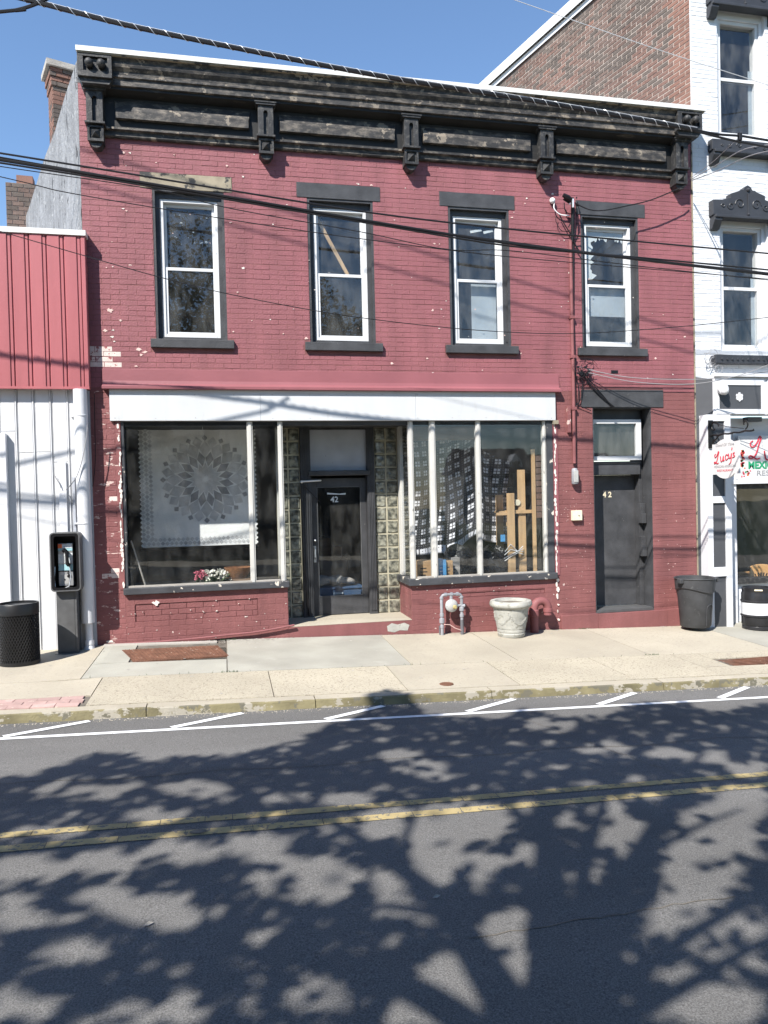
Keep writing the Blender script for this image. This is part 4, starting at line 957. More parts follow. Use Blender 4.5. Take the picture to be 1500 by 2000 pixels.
# bin and clutter behind the shop door
t = thing('storage_bin', (1.66, 1.15, .19), 'blue plastic storage bin full of clutter behind the shop door glass', 'bin')
b = MB(); b.prism([(1.33, .19), (1.94, .19), (2.0, .56), (1.27, .56)], 'y', 1.0, 1.35); b.build('tub', 'blue_bin', t, bevel=.01)
boxo('rim', 'blue_bin', t, 1.255, 2.015, .985, 1.365, .545, .575, bevel=.006); boxo('grip', 'print_pale', t, 1.56, 1.70, .978, .984, .47, .50)
for i, (x, z, r) in enumerate(((1.40, .66, .13), (1.60, .67, .12), (1.8, .64, .10))):
    bag('cloth_heap', (x, 1.16, z), r, (1.2, .8, .6), 'cloth_pile', ['pale crumpled cloth heaped in the left of the blue bin', 'grey crumpled cloth in the middle of the blue bin', 'small crumpled cloth at the right of the blue bin'][i], 'cloth')
b = MB(); b.box(1.25, 2.0, 2.3, 2.9, .19, .9); b.box(1.3, 1.7, 2.2, 2.6, .9, 1.25); b.box(1.75, 1.9, 2.25, 2.5, .9, 1.1)
tag(b.build('stacked_clutter', 'interior_wood', None, bevel=.02), 'dim stack of dark boxes deep inside the shop, seen through its door', 'boxes')

# ------------------------------------------------------------------ fixtures on the red facade
cx = 5.01
t = thing('electric_conduit', (cx, -.04, 2.3), 'red painted electric conduit running down the facade to a grey box', 'conduit')
pts = [at(1114, 470, -.035), at(1117, 620, -.035), at(1120, 760, -.035), at(1122, 905, -.035)]
MB().tube(pts, .026, 10).build('pipe', 'red_pipe', t, smooth=True)
for p, s in ((pts[1], 'cream_plastic'), (at(1118.5, 697, -.035), 'cream_plastic'), (at(1121, 798, -.035), 'red_pipe')):
    MB().box(p.x - .034, p.x + .034, -.066, .0, p.z - .022, p.z + .022).build('strap', 'red_pipe', t, bevel=.004)
p = at(1122, 930, -.05)
b = MB(); b.lathe([(.03, .115), (.042, .10), (.046, .06), (.05, -.10), (.04, -.115), (0.001, -.118)], (p.x, -.06, p.z), 14); b.build('conduit_body', 'gas_gray', t, smooth=True)
boxo('cover_plate', 'meter_white', t, p.x - .032, p.x + .032, -.116, -.10, p.z - .09, p.z + .08, bevel=.006)
# black service cable beside the conduit
tag(MB().tube([at(1121, 400, -.03), at(1120, 470, -.03), at(1119.5, 600, -.03), at(1122, 700, -.04), at(1124, 800, -.03), at(1125, 905, -.03)], .010, 6).build('service_cable', 'cable_black'), 'black service cable running down beside the red conduit', 'cable')
p = at(1126, 1007, -.03)
t = thing('intercom_box', (p.x, 0, p.z), 'cream plastic intercom box on the brick beside the number 42 door', 'box')
boxo('body', 'cream_plastic', t, p.x - .075, p.x + .075, -.065, 0, p.z - .07, p.z + .075, bevel=.006); MB().lathe([(.008, 0), (.008, -.006), (.001, -.006)], (p.x + .02, -.066, p.z), 8, axis='y').build('button', 'interior_dark', t)
# rusty bracket plate left of conduit
p = at(1109, 820, 0)
tag(MB().box(p.x - .022, p.x + .03, -.045, 0, p.z - .19, p.z + .19).build('steel_strap', 'red_pier', None, bevel=.004), 'peeling red steel strap fixed upright left of the conduit', 'strap')
p = at(1200, 727, 0); tag(MB().box(p.x - .055, p.x + .055, -.006, 0, p.z - .02, p.z + .028).build('vent_hole', 'phone_dark'), 'small black vent plate in the brick above the black door lintel', 'vent')
# weatherhead with insulators
wh = thing('weatherhead', (5.0, -.05, 5.95), 'black weatherhead and insulator cluster at the top of the conduit', 'weatherhead')
def aw(px, py, y): return at(px, py, y)
b = MB(); b.tube([aw(1100, 381, -.2), aw(1108, 385, -.2), aw(1118, 392, -.16)], [.03, .035, .03], 8); b.tube([aw(1101, 389, -.16), aw(1112, 396, -.14)], .016, 6); b.build('hood', 'cable_black', wh, smooth=True)
b = MB()
for i in range(9): q = aw(rnd(1110, 1128), rnd(386, 402), -.12 - rnd(0, .06)); b.ball(q, rnd(.012, .024), 8)
b.build('clamps', 'cable_black', wh)['kind'] = 'stuff'
b = MB(); q = aw(1119, 394, -.2); b.box(q.x - .01, q.x + .01, -.21, -.19, q.z - .08, q.z + .04); q = aw(1113, 398, -.17); b.ball(q, .014, 8); b.build('connector', 'strand_steel', wh)
MB().tube([aw(1118, 395, -.10), aw(1118, 460, -.05), aw(1117, 472, -.035)], .022, 8).build('mast', 'cable_black', wh, smooth=True)
def loop(pxs, y, r, mt='cable_black'):
    P = [at(a, c_, y) for a, c_ in pxs]; out = []
    for i in range(len(P) - 1):
        p0, p1, p2, p3 = P[max(i - 1, 0)], P[i], P[i + 1], P[min(i + 2, len(P) - 1)]
        for k in range(5):
            t_ = k / 5; out.append(.5 * ((2 * p1) + (p2 - p0) * t_ + (2 * p0 - 5 * p1 + 4 * p2 - p3) * t_ * t_ + (3 * p1 - p0 - 3 * p2 + p3) * t_ ** 3))
    out.append(P[-1]); return out
for pxs, r in (([(1102, 396), (1103, 408), (1108, 416), (1116, 418)], .008), ([(1087, 420), (1086, 432), (1096, 450), (1110, 451), (1118, 446)], .005), ([(1093, 420), (1104, 440), (1114, 456)], .009),
               ([(1124, 395), (1127, 420), (1126, 445), (1120, 458)], .008), ([(1121, 400), (1119, 425), (1110, 444)], .009), ([(1128, 394), (1132, 415), (1133, 420)], .006), ([(1122, 468), (1132, 466)], .008), ([(1121, 472), (1127, 484), (1131, 490)], .012)):
    MB().tube(loop(pxs, -.06, r), r, 5).build('cable_loop', 'cable_black', wh)
b = MB(); q = at(1079, 392, -.04); b.ball(q, .042, 12); b.tube([(q.x, 0, q.z), q], .02, 8); ins = b.build('insulator', 'cable_white', None, smooth=True); tag(ins, 'round white porcelain insulator knob left of the weatherhead', 'insulator')
tag(MB().tube(loop([(1083, 395), (1082, 406), (1088, 415), (1098, 420), (1112, 421)], -.05, .009), .009, 6).build('porcelain_cable', 'cable_white'), 'short white cable curving from the insulator to the weatherhead', 'cable')
# tangle of wires over the door lintel
random.seed(7)
tg = thing('wire_tangle', tuple(at(1130, 725, -.05)), 'tangle of old black telephone wires on the facade above the number 42 door', 'wires')
b = MB()
for i in range(26):
    c = (1128 + abs(random.gauss(0, 13)), 724 + random.gauss(0, 9)); r0 = rnd(3, 12); a = rnd(0, 6.28); sw = rnd(2, 5)
    b.tube(loop([(c[0] + r0 * math.cos(a + q * sw / 5), c[1] + r0 * .8 * math.sin(a + q * sw / 5)) for q in range(6)], -.04 - rnd(0, .05), .003), rnd(.002, .005), 4, mi=0 if random.random() < .8 else 1)
b.build('loops', ['cable_black', 'cable_gray'], tg)
b = MB()
for i in range(8): q = at(rnd(1126, 1150), rnd(714, 732), -.07); b.box(q.x - .016, q.x + .016, q.y - .012, q.y + .012, q.z - .012, q.z + .012)
b.build('connectors', ['cable_black'], tg)['kind'] = 'stuff'
for pxs, r in (([(1134, 722), (1150, 748), (1170, 770), (1200, 795)], .010), ([(1140, 728), (1160, 752), (1180, 775), (1196, 795)], .008), ([(1126, 700), (1122, 712), (1124, 730), (1130, 760), (1128, 785), (1124, 790)], .006), ([(1136, 730), (1138, 752), (1134, 780), (1124, 792)], .006), ([(1125, 790), (1140, 796), (1154, 802)], .006),
                ([(1130, 700), (1135, 699), (1155, 702), (1167, 713)], .003), ([(1124, 750), (1200, 750), (1356, 752)], .005), ([(1132, 759), (1240, 760), (1356, 760)], .004)):
    MB().tube(loop(pxs, -.035, r), r, 5).build('lead_wire', 'cable_black', tg)

# ------------------------------------------------------------------ pavement things by the facade
GX = at(882, 1236, -.12)
gm = thing('gas_meter', (3.02, -.14, zs(3.0, -.14)), 'grey gas regulator on two upright pipes under the right shop window', 'gas meter')
xl, xr_ = at(863, 1200, -.14).x, at(902, 1200, -.14).x; zt = at(880, 1161, -.14).z; g0 = zs(3, -.14) - .02
b = MB(); b.tube([(xl, -.14, g0), (xl, -.14, zt - .03), (xl + .02, -.14, zt - .008), (xl + .05, -.14, zt)], .022, 10); b.tube([(xl + .05, -.14, zt), (xr_ - .05, -.14, zt)], .018, 10); b.tube([(xr_ - .05, -.14, zt), (xr_ - .02, -.14, zt - .008), (xr_, -.14, zt - .03), (xr_, -.14, g0 + .22)], .021, 10)
b.build('pipes', 'gas_gray', gm, smooth=True)
for (x, z, r, h) in ((xl, zt - .045, .028, .03), (xl, zt - .28, .03, .05), (xl, zt - .36, .036, .07), (xl, zt - .44, .027, .05), (xr_, zt - .045, .028, .03), (xr_, zt - .30, .03, .05), (xr_, zt - .21, .034, .06)): MB().lathe([(r * .7, -h / 2), (r, -h / 2 + .006), (r, h / 2 - .006), (r * .7, h / 2)], (x, -.14, z), 10).build('coupling', 'gas_gray', gm)
for x in (xl + .06, (xl + xr_) / 2, xr_ - .06): MB().lathe([(.018, -.02), (.028, -.016), (.028, .016), (.018, .02)], (x, -.14, zt), 10, axis='x').build('coupling', 'gas_gray', gm)
mx_ = (xl + xr_) / 2 - .005; mz = zt - .155
b = MB(); b.lathe([(.05, .04), (.085, .03), (.09, .005), (.09, -.01), (.082, -.02), (.045, -.035), (.03, -.04), (0.001, -.04)], (mx_, -.15, mz), 24, axis='y'); b.build('regulator', 'meter_white', gm, smooth=True)
b = MB()
for k in range(8): b.ball((mx_ + .074 * math.cos(k * .785), -.172, mz + .074 * math.sin(k * .785)), .007, 6)
b.build('bolts', 'steel', gm)
MB().lathe([(.028, 0), (.03, -.025), (.02, -.04), (0.001, -.04)], (mx_ + .035, -.175, mz - .015), 12, axis='y').build('brass_cap', 'brass', gm, smooth=True)
b = MB(); b.tube([(mx_ - .0, -.14, mz + .05), (mx_, -.14, zt)], .022, 8); b.tube([(mx_ + .06, -.14, mz - .01), (xr_, -.14, mz - .0)], .016, 8); b.tube([(xr_, -.14, mz - .01), (xr_ + .045, -.15, mz - .01)], .024, 8); b.build('links', 'gas_gray', gm, smooth=True)
b = MB(); b.tube([(xr_, -.14, g0), (xr_, -.14, g0 + .22)], .024, 10); b.build('riser', 'pipe_dark', gm); MB().tube([(xl - .03, -.12, g0), (xl - .03, -.12, g0 + .15)], .010, 6).build('ground_rod', 'pipe_dark', gm)
MB().tube([(xl + .02, -.165, g0 + .17), (xl + .10, -.17, g0 + .165), (xl + .18, -.17, g0 + .11), (xr_ - .02, -.165, g0 + .075)], .005, 5).build('tracer_wire', 'paint_chip', gm)

def planter():
    p = gp(1000, 1243, SA, SB, SC); x, y = at(998, 1200, -.36).x, -.36; z = zs(x, y)
    t = thing('urn_planter', (x, y, z), 'weathered pale concrete planter with garland relief standing before the red wall', 'planter')
    H = .50
    b = MB(); b.lathe([(.175, 0), (.185, .015), (.19, .05), (.183, .06), (.195, .10), (.19, .115), (.198, .12), (.235, .34), (.245, .40), (.275, .415), (.292, .44), (.29, .465), (.278, H - .005), (.262, H), (.222, H - .004), (.212, H - .02), (.208, .455), (0.001, .455)], (x, y, z), 48)
    b.build('pot', 'concrete_pot', t, smooth=True)
    b = MB()                                               # swags of leaves between medallions
    for s in range(5):
        a0 = s * 2 * math.pi / 5 - 2.0
        for k in range(15):
            u = k / 14; a = a0 + u * 2 * math.pi / 5; dz = .31 - .11 * math.sin(u * math.pi); r = .195 + (dz - .115) * .175
            for q in (-1, 0, 1): b.ball((x + (r + .002) * math.cos(a), y + (r + .002) * math.sin(a), z + dz + q * .013 + rnd(-.003, .003)), rnd(.006, .010), 6)
        for q in range(10):
            a = a0 + rnd(-.10, .10); dz = .25 + rnd(-.02, .11); r = .195 + (dz - .115) * .175; b.ball((x + (r - .002) * math.cos(a), y + (r - .002) * math.sin(a), z + dz), rnd(.007, .014), 6)
    for k in range(40):
        a = k * 2 * math.pi / 40; b.ball((x + .188 * math.cos(a), y + .188 * math.sin(a), z + .078), .007, 5)
    b.build('relief', 'concrete_pot', t, smooth=True)
    b = MB(); b.lathe([(.206, 0), (.15, .008), (.001, .012)], (x, y, z + .457), 24); b.build('soil', 'dirt', t)
planter()
# red gooseneck vent
p = at(1043, 1226, -.16); x = p.x; y = -.17; z0 = zs(x, y) - .02; r = .058
vp = thing('vent_pipe', (x, y, z0), 'dark red painted gooseneck vent pipe behind the concrete planter', 'pipe')
arc = [(x + .105 - .105 * math.cos(t_), y, z0 + .36 + .105 * math.sin(t_)) for t_ in lin(0, math.pi, 12)]
MB().tube([(x, y, z0), (x, y, z0 + .36)] + arc[1:] + [(x + .21, y, z0 + .26)], r, 16).build('gooseneck', 'red_pipe', vp, smooth=True)
b = MB(); b.lathe([(.06, 0), (.07, .008), (.07, .09), (.06, .1)], (x, y, z0 + .25), 16); b.lathe([(.059, 0), (.066, .006), (.066, .05), (.059, .056)], (x + .21, y, z0 + .30), 16); b.build('collars', 'red_pipe', vp, smooth=True)
MB().lathe([(.05, 0), (.001, .001)], (x + .21, y, z0 + .262), 16).build('outlet', 'phone_dark', vp)

def trash_bin():
    p = gp(1350, 1228, SA, SB, SC); x, y = p.x + .02, -.34; z = zs(x, y); z = at(1350, 1229, y - .2).z
    t = thing('trash_bin', (x, y, z), 'dark grey plastic trash bin standing by the white shop front post', 'trash bin')
    H = .72
    b = MB(); b.lathe([(.20, 0), (.21, .012), (.245, .50), (.25, .53), (.27, .545), (.282, .70), (.29, .705), (.295, H - .01), (.285, H), (.272, H - .006), (.255, .55), (.235, .5), (.20, .03), (.001, .025)], (x, y, z), 40)
    for i, (vx, vy, vz) in enumerate(b.v):          # the collar's wavy lower edge
        h = vz - z
        if .49 < h < .56: a = math.atan2(vy - y, vx - x); b.v[i] = (vx, vy, vz + .035 * math.sin(a * 2 + .8))
    b.build('body', 'bin_plastic', t, smooth=True)
    for s in (-1, 1):
        b = MB(); a = -1.57 + s * 1.35; px_, py_ = x + .29 * math.cos(a), y + .29 * math.sin(a)
        b.box(px_ - .035, px_ + .035, py_ - .05, py_ + .03, z + H - .075, z + H - .005); b.build('handle', 'bin_plastic', t, bevel=.012)
    b = MB(); a0 = -1.15
    for k in range(10):
        a = a0 + (k - 4.5) * .05; r = .212
        for q in range(9): pass
    pts = []
    for t_ in lin(0, math.pi, 10): pts.append((a0 + .30 * -math.cos(t_), .28 + .06 * math.sin(t_)))
    pts = [(a0 - .30, .03)] + pts + [(a0 + .30, .03)]
    def surf(a, h, e=.004): r = .21 + (h - .012) * .0717 + e; return (x + r * math.cos(a), y + r * math.sin(a), z + h)
    b.tube([surf(a, h) for a, h in pts], .007, 6)
    b.build('grip_rim', 'bin_plastic', t)
trash_bin()

# cellar hatch and the weathered plank above it
hp = [gp(px, py, SA, SB, SC) for px, py in ((238, 1270), (425, 1261), (447, 1281), (262, 1293))]
ht = thing('cellar_hatch', (-.6, -.7, zs(-.6, -.7)), 'rusty steel cellar hatch set flush in the pavement under the left shop window', 'hatch')
b = MB(); b.add([(q.x, q.y, q.z + .004) for q in hp] + [(q.x, q.y, q.z - .04) for q in hp], [(0, 1, 2, 3), (4, 7, 6, 5), (0, 4, 5, 1), (1, 5, 6, 2), (2, 6, 7, 3), (3, 7, 4, 0)]); b.build('plate', 'rust', ht)
b = MB()
for k in range(1, 26):
    a = hp[0].lerp(hp[1], k / 26); c = hp[3].lerp(hp[2], k / 26); b.add([(a.x - .006, a.y, a.z + .005), (a.x + .006, a.y, a.z + .005), (c.x + .006, c.y, c.z + .005), (c.x - .006, c.y, c.z + .005), (a.x, a.y, a.z + .011), (c.x, c.y, c.z + .011)], [(0, 4, 5, 3), (4, 1, 2, 5), (0, 1, 4), (3, 5, 2)])
b.build('tread_bars', 'rust', ht, fix=False)
slab(-1.12, -.02, -1.12, -.42, 'joint_dirt', -.012)
b = MB(); a = at(203, 1264, -.12); c = at(424, 1252, -.12); b.box(a.x, c.x, -.17, -.07, min(a.z, c.z) - .02, max(a.z, c.z) + .012)
for i, v in enumerate(b.v): b.v[i] = (v[0], v[1], v[2] - (v[0] - a.x) * .0315 + .02)
tag(b.build('weathered_plank', 'weather_wood', None, bevel=.004), 'weathered grey plank lying along the wall behind the cellar hatch', 'plank')
pts = loop([(215, 1259), (330, 1252), (450, 1240), (510, 1233), (575, 1221)], -.05, .012)
tag(MB().tube(pts, .015, 6).build('floor_pipe', 'red_pipe'), 'thin red painted pipe running along the foot of the wall to the entrance step', 'pipe')
# leaf litter near the hatch
random.seed(11); b = MB()
for i in range(420):
    x = rnd(-.35, .6) if i < 230 else rnd(-1.6, 6.9); y = -.03 - abs(random.gauss(0, .10 if i < 230 else .05)); z = zs(x, y) + .004; s = rnd(.004, .016); a = rnd(0, 6.28)
    b.add([(x + s * math.cos(a), y + s * math.sin(a), z), (x + s * .5 * math.cos(a + 1.6), y + s * .5 * math.sin(a + 1.6), z + rnd(0, .008)), (x - s * math.cos(a), y - s * math.sin(a), z + .003), (x - s * .5 * math.cos(a + 1.6), y - s * .5 * math.sin(a + 1.6), z)], [(0, 1, 2, 3)])
tag(b.build('leaf_litter', 'weather_wood', fix=False), 'dry crumbs of leaf litter along the foot of the red wall', 'litter', kind='stuff')
b = MB()
for (px, py, s) in ((290, 1808, .022), (853, 1754, .022)):
    p = gp(px, py, zr(0, -6) + 0 * SB, SB, 0); p.z = zr(p.x, p.y) + .006
    b = MB(); b.add([(p.x - s, p.y, p.z), (p.x, p.y + s * .4, p.z + .012), (p.x + s, p.y + .01, p.z + .003), (p.x, p.y - s * .4, p.z + .002)], [(0, 1, 2, 3)])
    tag(b.build('fallen_leaf', 'weather_wood', fix=False), 'dry leaf lying on the asphalt %s' % ('near the middle of the road' if px > 400 else 'at the lower left of the road'), 'leaf')

# ------------------------------------------------------------------ left building: white siding, red metal mansard
random.seed(5)
lb = thing('siding_shop', (-3.2, 0, 0), 'single storey shop with red ribbed metal fascia over white ribbed siding', 'building')
AX1, AZ0, AZ1 = -1.605, 3.355, 5.235; LY = -.045
boxo('wall', 'siding', lb, -7, -1.70, LY + .02, 6, -.3, 5.15)
boxo('fascia_back', 'red_metal', lb, -7, AX1 - .004, -.135, LY + .02, AZ0 + .01, AZ1)
x = AX1; i = 0; pm = MB().face_box(-.073, .073, AZ0 - 4.3, AZ1 - 4.3, -.022, .012, .008).mesh('fascia_panel', 'red_metal'); bm2 = MB().face_box(-.017, .017, AZ0 - 4.3, AZ1 - 4.3, -.012, .012, .004).mesh('batten', 'red_metal')
MB().face_box(AX1 - .052, AX1, AZ0, AZ1, -.157, -.12, .006).build('corner_panel', 'red_metal', lb)
x = AX1 - .06
while x > -5: 
    place('batten', bm2, (x - .017, -.137, 4.3), lb); place('fascia_panel', pm, (x - .111, -.137, 4.3), lb); x -= .2
MB().prism([(-.175, AZ1 + .0), (-.175, AZ1 + .066), (.1, AZ1 + .075), (.1, AZ1 + .002)], 'x', -7, AX1 + .012).build('coping', 'white_flash', lb)
boxo('fascia_drip', 'red_metal', lb, -7, AX1, -.165, -.10, AZ0 - .018, AZ0 + .012)
x = -1.90; n = 0
while x > -5:
    w_ = .165; 
    zb = .02 if n % 1 == 0 else 0
    cuts = [.02] + ([rnd(1.6, 2.9)] if n % 2 else [rnd(2.0, 2.7)]) + [AZ0]
    for c0, c1 in zip(cuts, cuts[1:]): MB().face_box(x - w_, x, c0 + .002, c1 - .002, LY - .008, LY + .03, .006).build('siding_panel', 'siding', lb)
    boxo('siding_rib', 'siding', lb, x + .002, x + .016, LY - .016, LY + .02, .02, AZ0); boxo('siding_rib', 'siding', lb, x + .019, x + .031, LY - .004, LY + .02, .02, AZ0)
    x -= .2; n += 1
for k, (a, c, yy) in enumerate(((-1.90 + .034, -1.80, LY - .004), (-1.798, -1.74, LY + .0), (-1.738, -1.675, LY - .02))): boxo('corner_trim', 'siding', lb, a, c, yy, LY + .05, .02, AZ0)
boxo('corner_trim', 'gray_board', lb, -1.673, -1.630, LY - .01, .0, .02, AZ0 - .02)
boxo('base_rail', 'gray_board', lb, -5, -1.80, LY - .02, LY + .02, -.02, .05)
b = MB(); p = at(4, 1000, -.25); b.box(p.x - .6, p.x + .035, -.14, -.06, .4, at(4, 846, -.14).z); tag(b.build('shutter_leaf', 'white_trim', None, bevel=.004), 'white painted shutter leaf fixed to the siding at the left edge', 'shutter')
# roof line chimney beyond
chimney('chimney', -3.50, 5.2, .60, .5, 5.5, 7.92, 'lower brown brick chimney with clay pot behind the red metal fascia', ('brown_brick', 'brown_brick_b'), pot=.20, rz=R_(4), corb=0, course=.085)
# downspout
ds = thing('downspout', (-1.72, -.13, .08), 'white round downspout at the corner between siding and red brick', 'downspout')
xd = -1.722
MB().tube([(xd, -.135, AZ0 - .02), (xd + .012, -.135, .42)], .082, 18).build('pipe', 'white_trim', ds, smooth=True)
b = MB(); b.tube([(xd + .015, -.135, .46), (xd + .02, -.15, .18)], .048, 14); b.tube([(xd + .02, -.15, .20), (xd + .022, -.155, .145)], .060, 14); b.tube([(xd + .022, -.155, .15), (xd + .022, -.16, .06)], [.052, .075], 14); b.build('boot', 'white_trim', ds, smooth=True)
b = MB()
for z in (at(160, 812, -.13).z, at(165, 1022, -.13).z): b.lathe([(.083, -.009), (.088, -.007), (.088, .007), (.083, .009)], (xd, -.135, z), 18); b.box(xd - .125, xd - .08, -.10, LY, z - .012, z + .012)
b.build('strap', 'white_trim', ds, smooth=True)
# white plate and cut cables above the phone
p = at(124, 965, LY)
tag(MB().box(p.x - .045, p.x + .045, LY - .035, LY - .016, at(124, 1042, LY).z, at(124, 902, LY).z).build('cable_duct', 'white_trim', None, bevel=.004), 'white vertical cable cover on the siding above the payphone', 'cable cover')
tag(MB().box(at(146, 965, LY).x - .02, at(146, 965, LY).x + .012, LY - .04, LY - .021, at(146, 1100, LY).z, at(146, 932, LY).z).build('cable_duct', 'gray_board', None, bevel=.003), 'narrow grey vertical duct between the cable cover and the downspout', 'cable cover')
for i, (pxs, lab) in enumerate((([(104, 925), (110, 935), (116, 945), (119, 954)], 'short cut grey cable hanging left of the white cable cover'), ([(129, 957), (140, 945), (150, 930), (160, 900), (168, 860), (171, 830)], 'long grey cable curving up from the cable cover past the downspout'), ([(134, 967), (138, 972), (141, 982)], 'short cut cable stub right of the white cable cover'))):
    tag(MB().tube(loop(pxs, -.24 if i == 1 else -.1, .006), .006, 5).build('loose_cable', 'cable_gray'), lab, 'cable')
tag(MB().tube(loop([(184, 770), (185, 830), (186, 900), (181, 950)], -.03, .005), .005, 5).build('loose_cable', 'cable_black'), 'thin dark cable hanging down the corner of the red brick pier', 'cable')

# ------------------------------------------------------------------ payphone
def rrect(x0, x1, z0, z1, r, n=5):
    out = []
    for cx_, cz_, a0 in ((x1 - r, z1 - r, 0), (x0 + r, z1 - r, 90), (x0 + r, z0 + r, 180), (x1 - r, z0 + r, 270)):
        for k in range(n + 1): a = R_(a0 + 90 * k / n); out.append((cx_ + r * math.cos(a), cz_ + r * math.sin(a)))
    return out
px0, px1, pz0, pz1, pf, pb = -2.075, -1.733, .854, 1.568, -.41, -.17
pg = at(125, 1278, -.3).z
ph = thing('payphone', (-1.93, -.3, pg), 'black payphone on a grey pedestal in front of white siding', 'payphone')
def ring(outer, inner, y0, y1, mt, name, parent):
    n = len(outer); b = MB(); vs = [(p[0], y0, p[1]) for p in outer] + [(p[0], y0, p[1]) for p in inner] + [(p[0], y1, p[1]) for p in outer] + [(p[0], y1, p[1]) for p in inner]; fs = []
    for i in range(n):
        j = (i + 1) % n
        fs += [(i, j, n + j, n + i), (2 * n + i, 3 * n + i, 3 * n + j, 2 * n + j), (i, 2 * n + i, 2 * n + j, j), (n + i, n + j, 3 * n + j, 3 * n + i)]
    return b.add(vs, fs).build(name, mt, parent, smooth=True)
enc = ring(rrect(px0, px1, pz0, pz1, .045), rrect(px0 + .014, px1 - .014, pz0 + .014, pz1 - .014, .035), pf, pb, 'phone_gray', 'enclosure', ph)
MB().prism(rrect(px0 + .013, px1 - .013, pz0 + .013, pz1 - .013, .03), 'y', -.20, pb - .002).build('back_panel', 'phone_dark', enc)
ring(rrect(px0 + .0145, px1 - .0145, pz0 + .0145, pz1 - .0145, .035), rrect(px0 + .045, px1 - .045, pz0 + .045, pz1 - .045, .03), pf + .006, pf + .02, 'phone_dark', 'lip', enc)
ring(rrect(px0 + .015, px1 - .015, pz0 + .015, pz1 - .015, .035), rrect(px0 + .022, px1 - .022, pz0 + .022, pz1 - .022, .03), pf + .02, -.20, 'phone_dark', 'lining', enc)
tx0, tx1 = -2.005, -1.835
tel = boxo('telephone', 'steel', ph, tx0, tx1, -.30, -.20, .91, 1.43, bevel=.006)
for (a, c, z0, z1, mt) in ((tx0 + .003, tx1 - .003, 1.375, 1.425, 'print_pale'), (tx0 + .003, tx0 + .05, 1.376, 1.424, 'print_orange'), (tx0 + .003, tx1 - .003, 1.34, 1.37, 'print_cyan'), (tx0 + .003, tx0 + .08, 1.19, 1.30, 'print_pale'), (tx0 + .105, tx1 - .003, 1.19, 1.31, 'print_pale'), (tx0 + .003, tx1 - .003, 1.10, 1.175, 'print_cyan'), (tx0 + .0, tx1, 1.085, 1.097, 'phone_dark'), (tx0 + .02, tx0 + .118, .935, 1.045, 'meter_white')):
    boxo('face_plate', mt, tel, a, c, -.3035 - (.002 if mt == 'print_orange' else 0), -.3005, z0, z1)
b = MB(); 
for r in range(4):
    for c in range(3): b.box(tx0 + .062 + c * .016, tx0 + .072 + c * .016, -.306, -.3036, 1.20 + r * .022, 1.214 + r * .022)
b.build('keypad', 'steel', tel)
b = MB(); hx = tx0 + .098; b.tube([(hx - .03, -.335, 1.335), (hx - .012, -.345, 1.352), (hx + .012, -.35, 1.33), (hx + .018, -.35, 1.23), (hx + .016, -.345, 1.18), (hx + .03, -.33, 1.165)], [.022, .026, .022, .017, .022, .024], 10); b.build('handset', 'phone_dark', tel, smooth=True)
b = MB(); pts = [(hx + .035, -.33, 1.17), (hx + .05, -.34, 1.02), (hx + .03, -.36, .91), (hx - .06, -.37, .875), (tx0 - .03, -.36, .90), (tx0 - .045, -.33, 1.0), (tx0 - .04, -.30, 1.15)]
b.tube(pts, .007, 6); b.build('cord', 'steel', tel, smooth=True)
b = MB()
for k in range(9): b.ball((tx0 + .118 + rnd(-.012, .02), -.307, 1.055 + rnd(-.03, .03)), rnd(.008, .016), 6)
b.build('coin_slot', 'phone_dark', tel); MB().lathe([(.008, 0), (.008, -.006), (.001, -.006)], (tx0 + .07, -.3036, .99), 8, axis='y').build('lock', 'phone_dark', tel)
b = MB(); b.box(-2.035, -1.80, -.33, -.12, pg + .02, pz0 - .001); ped = b.build('pedestal', 'phone_gray', ph, bevel=.006)
boxo('pedestal_seam', 'phone_dark', ped, -1.83, -1.827, -.3315, -.33, pg + .06, pz0 - .01); MB().box(-2.06, -1.775, -.38, -.08, pg - .03, pg + .02).build('base_plate', 'phone_gray', ph, bevel=.004)

# ------------------------------------------------------------------ expanded-metal litter bin
def mesh_can():
    x, y, r = -2.36, -.76, .215; z = zs(x, y) + .0; H = .70
    t = thing('litter_bin', (x, y, z), 'black expanded metal litter bin cut off by the left edge', 'litter bin')
    b = MB(); n = 44; turns = 13
    for s in (1, -1):
        for k in range(n):
            a0 = 2 * math.pi * k / n
            b.tube([(x + r * math.cos(a0 + s * q * 1.25 / turns), y + r * math.sin(a0 + s * q * 1.25 / turns), z + .03 + (H - .15) * q / turns) for q in range(turns + 1)], .0062, 4, cap=False)
    b.build('mesh_side', 'black_metal', t, fix=False)
    b = MB(); b.lathe([(r + .004, H - .13), (r + .010, H - .125), (r + .010, H - .01), (r + .004, H), (r - .012, H), (r - .012, H - .13)], (x, y, z), 40); b.build('hoop', 'black_metal', t, smooth=True); MB().lathe([(r + .006, 0), (r + .006, .04), (r - .01, .04), (r - .01, 0)], (x, y, z), 40).build('hoop', 'black_metal', t, smooth=True)
    b = MB(); b.lathe([(r - .05, .02), (r - .04, H - .12)], (x, y, z), 28); b.build('liner', 'phone_dark', t)
    MB().lathe([(r - .01, H - .03), (.12, H - .022), (.115, H - .06)], (x, y, z), 32).build('lid', 'phone_gray', t, smooth=True)
mesh_can()

